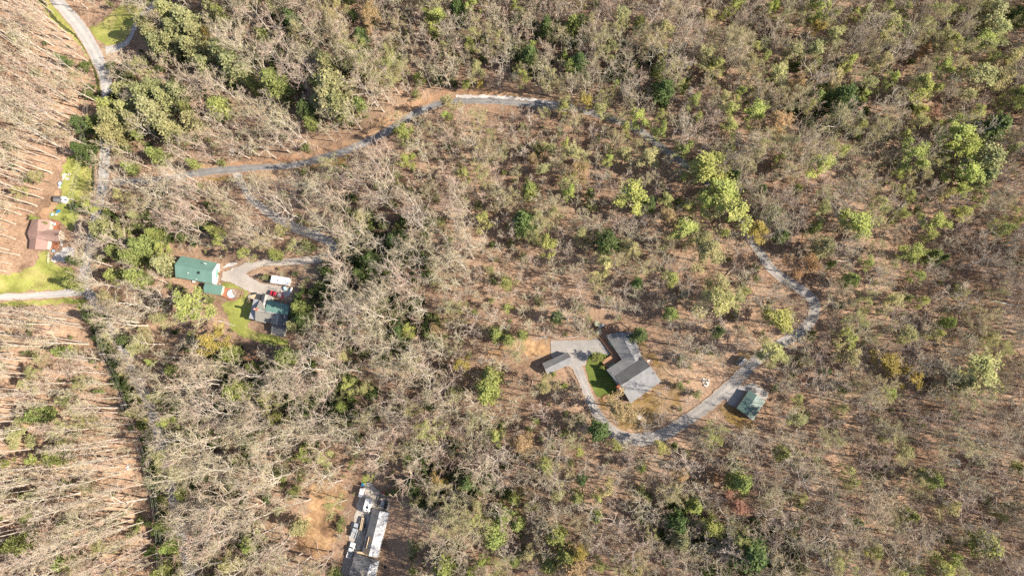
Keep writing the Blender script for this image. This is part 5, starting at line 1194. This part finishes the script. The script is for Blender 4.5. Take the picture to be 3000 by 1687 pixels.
for _ in range(26000):
    px, py = rng2.uniform(-120, 3160), rng2.uniform(-90, 1790)
    zx, zy, sp, form, hh = zone(px, py)
    g = P(px, py) if False else PZ(px, py, 6.0)
    # refine onto the ground
    for _k in range(3): g = PZ(px, py, h1(g.x, g.y))
    sp_ = sp*rng2.uniform(.78, 1.12)*(1.12 if form == 'big' else .88 if form == 'pole' else .80 if px > 1300 else .92)*(1.0+.35*mnoise.noise((px*.011, py*.011, 30.0)))
    if near(g.x, g.y, sp_*.72) or blocked(px, py): continue
    put(g.x, g.y, 1.0)
    fm = form; q = rng2.random()
    if form == 'broad' and q < .22: fm = 'slender'
    elif form == 'big' and q < .30: fm = 'broad'
    elif form == 'pole' and q < .2: fm = 'slender'
    elif form == 'slender' and q < .2: fm = 'broad'
    h = hh*rng2.uniform(.62, 1.16)*(.7 if fm == 'slender' and form != 'slender' else 1.0)
    for x0, x1, y0, y1, lim in ((1140,1250,1470,1690,9.0),(862,1000,780,900,8.0),(1945,2060,1060,1200,10.0)):
        if x0 < px < x1 and y0 < py < y1 and h > lim: fm = 'slender'; h = lim*rng2.uniform(.7, 1)
    if shades(g.x, g.y, g.z, h, fm):
        if rng2.random() < .5: continue
        fm = 'slender'; h = rng2.uniform(6, 9)
        if shades(g.x, g.y, g.z, h, fm): continue
    if hides(g.x, g.y, g.z, h, fm) and rng2.random() < .85:
        fm = 'slender'; h = rng2.uniform(6, 10)
        if rng2.random() < .5: continue
    elif fm in ('broad', 'slender') and h > 11 and rng2.random() < (.27 if px > 2050 and py < 560 else .12): fm = 'budding'
    BARE.append((g.x, g.y, fm, h, px, py))
print('bare trees', len(BARE))
# the ones that show largest stand singly, the rest are the woodland mass
for px, py, fm, h in [(1926,1214,'broad',15),(1883,1245,'broad',13),(1916,1147,'pole',15),(1937,1139,'pole',15),(738,562,'big',14),(722,548,'broad',13),(1990,1068,'broad',15),(2003,1175,'broad',14),(1960,1225,'slender',12),(2095,968,'broad',15),(2150,1105,'slender',11),(1985,1010,'broad',14),(1800,905,'broad',15),(1760,905,'broad',14),(1850,905,'slender',13),(1945,1000,'slender',13),(2030,1290,'broad',15),(1830,1300,'broad',14),(2280,1140,'broad',16),(2265,1215,'broad',16),(2290,1080,'broad',15),(1690,905,'broad',13),(1795,1235,'slender',12),(2230,1105,'slender',14)]:
    g = P(px, py); BARE.append((g.x, g.y, fm, h, px, py))
for k in range(19, 30):              # trees arching over the upper hill road from its lower side
    for t in (.1, .6):
        a, b = HILL[k], HILL[k+1]; nx_, ny_ = -(b[1]-a[1]), (b[0]-a[0]); L_ = math.hypot(nx_, ny_); o_ = rng2.uniform(18, 42)
        px = a[0]+(b[0]-a[0])*t+nx_/L_*o_; py = a[1]+(b[1]-a[1])*t+ny_/L_*o_; g = P(px, py)
        if t < .3 and k % 2: BARE.append((g.x, g.y, rng2.choice(['broad', 'budding', 'slender']), rng2.uniform(9, 13), px, py))
        if k > 22:
            o_ = -rng2.uniform(20, 60); px = a[0]+(b[0]-a[0])*t+nx_/L_*o_; py = a[1]+(b[1]-a[1])*t+ny_/L_*o_; g = P(px, py)
            BARE.append((g.x, g.y, rng2.choice(['broad', 'big']), rng2.uniform(16, 21), px, py))
for k in range(len(VALLEY)-1):       # trees leaning over the valley road from its right bank
    for t in (.1, .45, .8):
        a, b = VALLEY[k], VALLEY[k+1]; px = a[0]+(b[0]-a[0])*t+rng2.uniform(30, 58); py = a[1]+(b[1]-a[1])*t+rng2.uniform(-8, 8)
        if not (560 < py < 840 or 890 < py < 1700): continue
        g = P(px, py); h = rng2.uniform(10, 17)
        BARE.append((g.x, g.y, rng2.choice(['big', 'big', 'broad']), h, px, py))
inframe = [b for b in BARE if 10 < b[4] < 2990 and 10 < b[5] < 1677]
inframe.sort(key=lambda b: -b[3]*{'big': 1.5, 'broad': 1.15, 'budding': 1.2, 'pole': .9, 'slender': .6}[b[2]])
# spread the single trees over the whole picture
quota = {}; single = []
for b in inframe:
    kk = (int(b[4]//430), int(b[5]//425))
    if quota.get(kk, 0) < 11: quota[kk] = quota.get(kk, 0)+1; single.append(b)
single = [b for b in single if b[2] != 'slender'][:262]+[b for b in inframe if b[2] == 'slender'][:160:5]
sset = set(id(b) for b in single)
FW = {'budding': 'hazy tree with pale opening buds', 'big': 'spreading pale-limbed bare tree', 'broad': 'bare grey-branched tree', 'pole': 'tall straight pale-trunked bare tree', 'slender': 'slim bare tree'}
for i, (x, y, fm, h, px, py) in enumerate(single):
    s = h/HGT[fm]; wd = s*rng2.uniform(.85, 1.2)
    o = plant('bare_tree', fm, i, (x, y, HG(x, y)), rng2.uniform(0, 6.28), wd, s)
    pl = place(px, py)
    tag(o, FW[fm]+' '+pl, 'tree', 'bare trees '+pl)

# ---- masses nobody could count, as instanced stuff
def scatter(name, label, items, protolist):
    """items: (x, y, z, rz, sxy, sz, k)"""
    me = bpy.data.meshes.new(name); me.from_pydata([(t[0], t[1], t[2]) for t in items], [], [])
    for an, ty, col in (('rz', 'FLOAT', 3), ('sxy', 'FLOAT', 4), ('sz', 'FLOAT', 5), ('k', 'INT', 6)):
        at = me.attributes.new(an, ty, 'POINT'); at.data.foreach_set('value', [t[col] for t in items])
    o = tag(link(name, me), label, None, None, 'stuff')
    ng = bpy.data.node_groups.new(name+'_nodes', 'GeometryNodeTree')
    ng.interface.new_socket('Geometry', in_out='INPUT', socket_type='NodeSocketGeometry')
    ng.interface.new_socket('Geometry', in_out='OUTPUT', socket_type='NodeSocketGeometry')
    N = ng.nodes; L = ng.links
    gi = N.new('NodeGroupInput'); go = N.new('NodeGroupOutput')
    gti = N.new('GeometryNodeGeometryToInstance')
    for objs in protolist:
        jn = N.new('GeometryNodeJoinGeometry')
        for ob in objs:
            oi = N.new('GeometryNodeObjectInfo'); oi.inputs['Object'].default_value = ob; oi.transform_space = 'ORIGINAL'
            L.new(oi.outputs['Geometry'], jn.inputs[0])
        L.new(jn.outputs[0], gti.inputs[0])
    iop = N.new('GeometryNodeInstanceOnPoints')
    L.new(gi.outputs[0], iop.inputs['Points']); L.new(gti.outputs[0], iop.inputs['Instance'])
    iop.inputs['Pick Instance'].default_value = True
    def attr(nm, ty):
        a = N.new('GeometryNodeInputNamedAttribute'); a.data_type = ty; a.inputs[0].default_value = nm; return a.outputs[0]
    L.new(attr('k', 'INT'), iop.inputs['Instance Index'])
    cr = N.new('ShaderNodeCombineXYZ'); L.new(attr('rz', 'FLOAT'), cr.inputs[2]); L.new(cr.outputs[0], iop.inputs['Rotation'])
    cs = N.new('ShaderNodeCombineXYZ'); sx = attr('sxy', 'FLOAT'); L.new(sx, cs.inputs[0]); L.new(sx, cs.inputs[1]); L.new(attr('sz', 'FLOAT'), cs.inputs[2])
    L.new(cs.outputs[0], iop.inputs['Scale']); L.new(iop.outputs[0], go.inputs[0])
    md = o.modifiers.new('scatter', 'NODES'); md.node_group = ng
    return o
# objects the masses copy: parts of trees that already stand in the scene
def protos_of(fams):
    res = []; idx = {}
    for fam in fams:
        for k, (tm, cm) in enumerate(PRO[fam]):
            a = next((o for o in COL.objects if o.data == tm), None); c = next((o for o in COL.objects if o.data == cm), None)
            if a and c: idx.setdefault(fam, []).append(len(res)); res.append((a, c))
    return res, idx
res, idx = protos_of(['broad', 'big', 'pole', 'slender', 'budding'])
items = []
for b in BARE:
    if id(b) in sset: continue
    x, y, fm, h, px, py = b; s = h/HGT[fm]
    items.append((x, y, HG(x, y), rng2.uniform(0, 6.28), s*rng2.uniform(.85, 1.2), s, rng2.choice(idx[fm])))
# geometry-to-instance keeps the order reversed or not; every form is picked by its own scatter so that it cannot matter
for fam, lab in (('broad', 'mass of bare grey-branched trees of the wood'), ('big', 'mass of spreading pale-limbed bare trees'), ('pole', 'mass of tall straight bare trunks on the left slope'), ('slender', 'mass of slim bare trees of the wood'), ('budding', 'mass of hazy trees with opening buds')):
    r1 = [res[k] for k in idx[fam]]
    it = [t[:6]+(idx[fam].index(t[6]),) for t in items if t[6] in idx[fam]]
    if it: scatter('woodland', lab, it, r1)
print('single', len(single), 'mass', len(items))
# undergrowth: leafy and bare bushes between the trees
ub = []
for k, (tm, cm) in enumerate(PRO['undergrowth']+PRO['bare_bush']):
    q = [(120, 300), (760, 170), (1180, 560), (1320, 1250), (560, 1330), (2300, 1300)][k]; g = P(*q)
    r_ = empty('shrub', (g.x, g.y, HG(g.x, g.y))); tag(r_, ('leafy undergrowth shrub ' if k < 3 else 'bare twiggy shrub ')+place(*q), 'shrub', 'undergrowth shrubs')
    a = link('stems', tm, r_); c = link('crown', cm, r_); ub.append((a, c))
items = [[], []]
for _ in range(5200):
    px, py = rng2.uniform(-60, 3080), rng2.uniform(-60, 1750)
    d = mnoise.noise((px*.005, py*.005, 17.0))+.35*mnoise.noise((px*.02, py*.02, 5.0))
    if rng2.random() > .38+d*1.0+(.25 if 500 < px < 1350 and 420 < py < 1687 else 0): continue
    if blocked(px, py, 2): continue
    g = PZ(px, py, 6.0)
    for _k in range(3): g = PZ(px, py, h1(g.x, g.y))
    s = rng2.uniform(.35, 1.15)
    kind = 0 if rng2.random() < (.62 if px < 1500 else .42) else 1
    items[kind].append((g.x, g.y, HG(g.x, g.y), rng2.uniform(0, 6.28), s*rng2.uniform(.8, 1.2), s*rng2.uniform(.6, 1.0), rng2.randrange(3)))
scatter('undergrowth', 'leafy green undergrowth between the trees', items[0], ub[:3])
scatter('undergrowth', 'bare twiggy undergrowth between the trees', items[1], ub[3:])
# evergreen thickets under the big bare trees, dense and dark to deepen the shaded gaps
EVB = leafmat('thicket_leaves', [(0.0, (.075, .11, .04)), (.5, (.12, .155, .055)), (1.0, (.18, .205, .08))], .2)
db = []
for k in range(3):
    tm, cm = bush(120+k, 1600, EVB); q = [(1120, 780), (980, 1180), (640, 1300)][k]; g = P(*q)
    r_ = empty('shrub', (g.x, g.y, HG(g.x, g.y))); tag(r_, 'dark evergreen shrub '+place(*q), 'shrub', 'undergrowth shrubs')
    db.append((link('stems', tm, r_), link('crown', cm, r_)))
it = []
for a, b in smooth_line(DITCHLINE, 10):
    for _ in range(3):
        px, py = a+rng2.gauss(4, 9), b+rng2.uniform(-6, 6)
        if rng2.random() < .62+.3*mnoise.noise((a*.02, b*.02, 1.0)): continue
        g = P(px, py); s = rng2.uniform(.4, 1.1); it.append((g.x, g.y, HG(g.x, g.y), rng2.uniform(0, 6.28), s, s*.9, rng2.randrange(3)))
for cx_, cy_, sx_, sy_, n_ in [(1120,740,130,110,170),(1040,850,120,90,120),(1180,970,90,60,60),(960,1180,150,90,120),(620,1150,140,120,110),(600,1450,140,160,110),(1340,1420,100,90,70),(1560,130,170,90,60),(1900,230,150,70,45),(900,150,200,120,90),(430,300,120,130,90),(2480,280,200,120,60),(2180,1620,160,60,60),(1990,1530,80,60,30),(480,680,120,90,60),(880,940,40,40,16)]:
    for _ in range(n_):
        px, py = rng2.gauss(cx_, sx_*.7), rng2.gauss(cy_, sy_*.7)
        if blocked(px, py, 4): continue
        g = PZ(px, py, 6.0)
        for _k in range(3): g = PZ(px, py, h1(g.x, g.y))
        s = rng2.uniform(.6, 1.35); it.append((g.x, g.y, HG(g.x, g.y), rng2.uniform(0, 6.28), s*rng2.uniform(.8, 1.25), s*rng2.uniform(.6, 1.0), rng2.randrange(3)))
scatter('undergrowth', 'dark evergreen thickets under the bare trees', it, db)
# fallen branches on the forest floor
fb = []
for k in range(4):
    T = Tris(); rg = np.random.default_rng(200+k); p = np.array([0., 0, .08]); d = np.array([1.0, 0, 0.0])
    for i in range(5):
        d = unit(d+rg.normal(size=3)*np.array([.1, .22, .02])); q = p+d*.9; q[2] = .06; T.seg(p, q, .10*(1-i/6), .10*(1-(i+1)/6), 4)
        if i > 0: s_ = unit(d+np.array([0, rg.choice([-1, 1])*.9, .25])); T.seg(p, p+s_*rg.uniform(.6, 1.5), .05, .0, 3)
        p = q
    m_ = T.mesh('branch', [WEATH if k % 2 else TIMBER]); q = [(1700, 820), (2500, 930), (1500, 760), (2650, 1250)][k]; g = P(*q)
    o = link('fallen_branch', m_); o.location = (g.x, g.y, HG(g.x, g.y)); tag(o, 'bare fallen branch '+place(*q), 'branch', 'fallen branches'); fb.append((o,))
it = []
for _ in range(1500):
    px, py = rng2.uniform(0, 3000), rng2.uniform(0, 1687)
    if blocked(px, py, 2): continue
    g = PZ(px, py, 6.0)
    for _k in range(3): g = PZ(px, py, h1(g.x, g.y))
    s = rng2.uniform(.4, 1.5); it.append((g.x, g.y, HG(g.x, g.y)+.02, rng2.uniform(0, 6.28), s, s, rng2.randrange(4)))
scatter('fallen_branches', 'litter of fallen branches on the forest floor', it, fb)
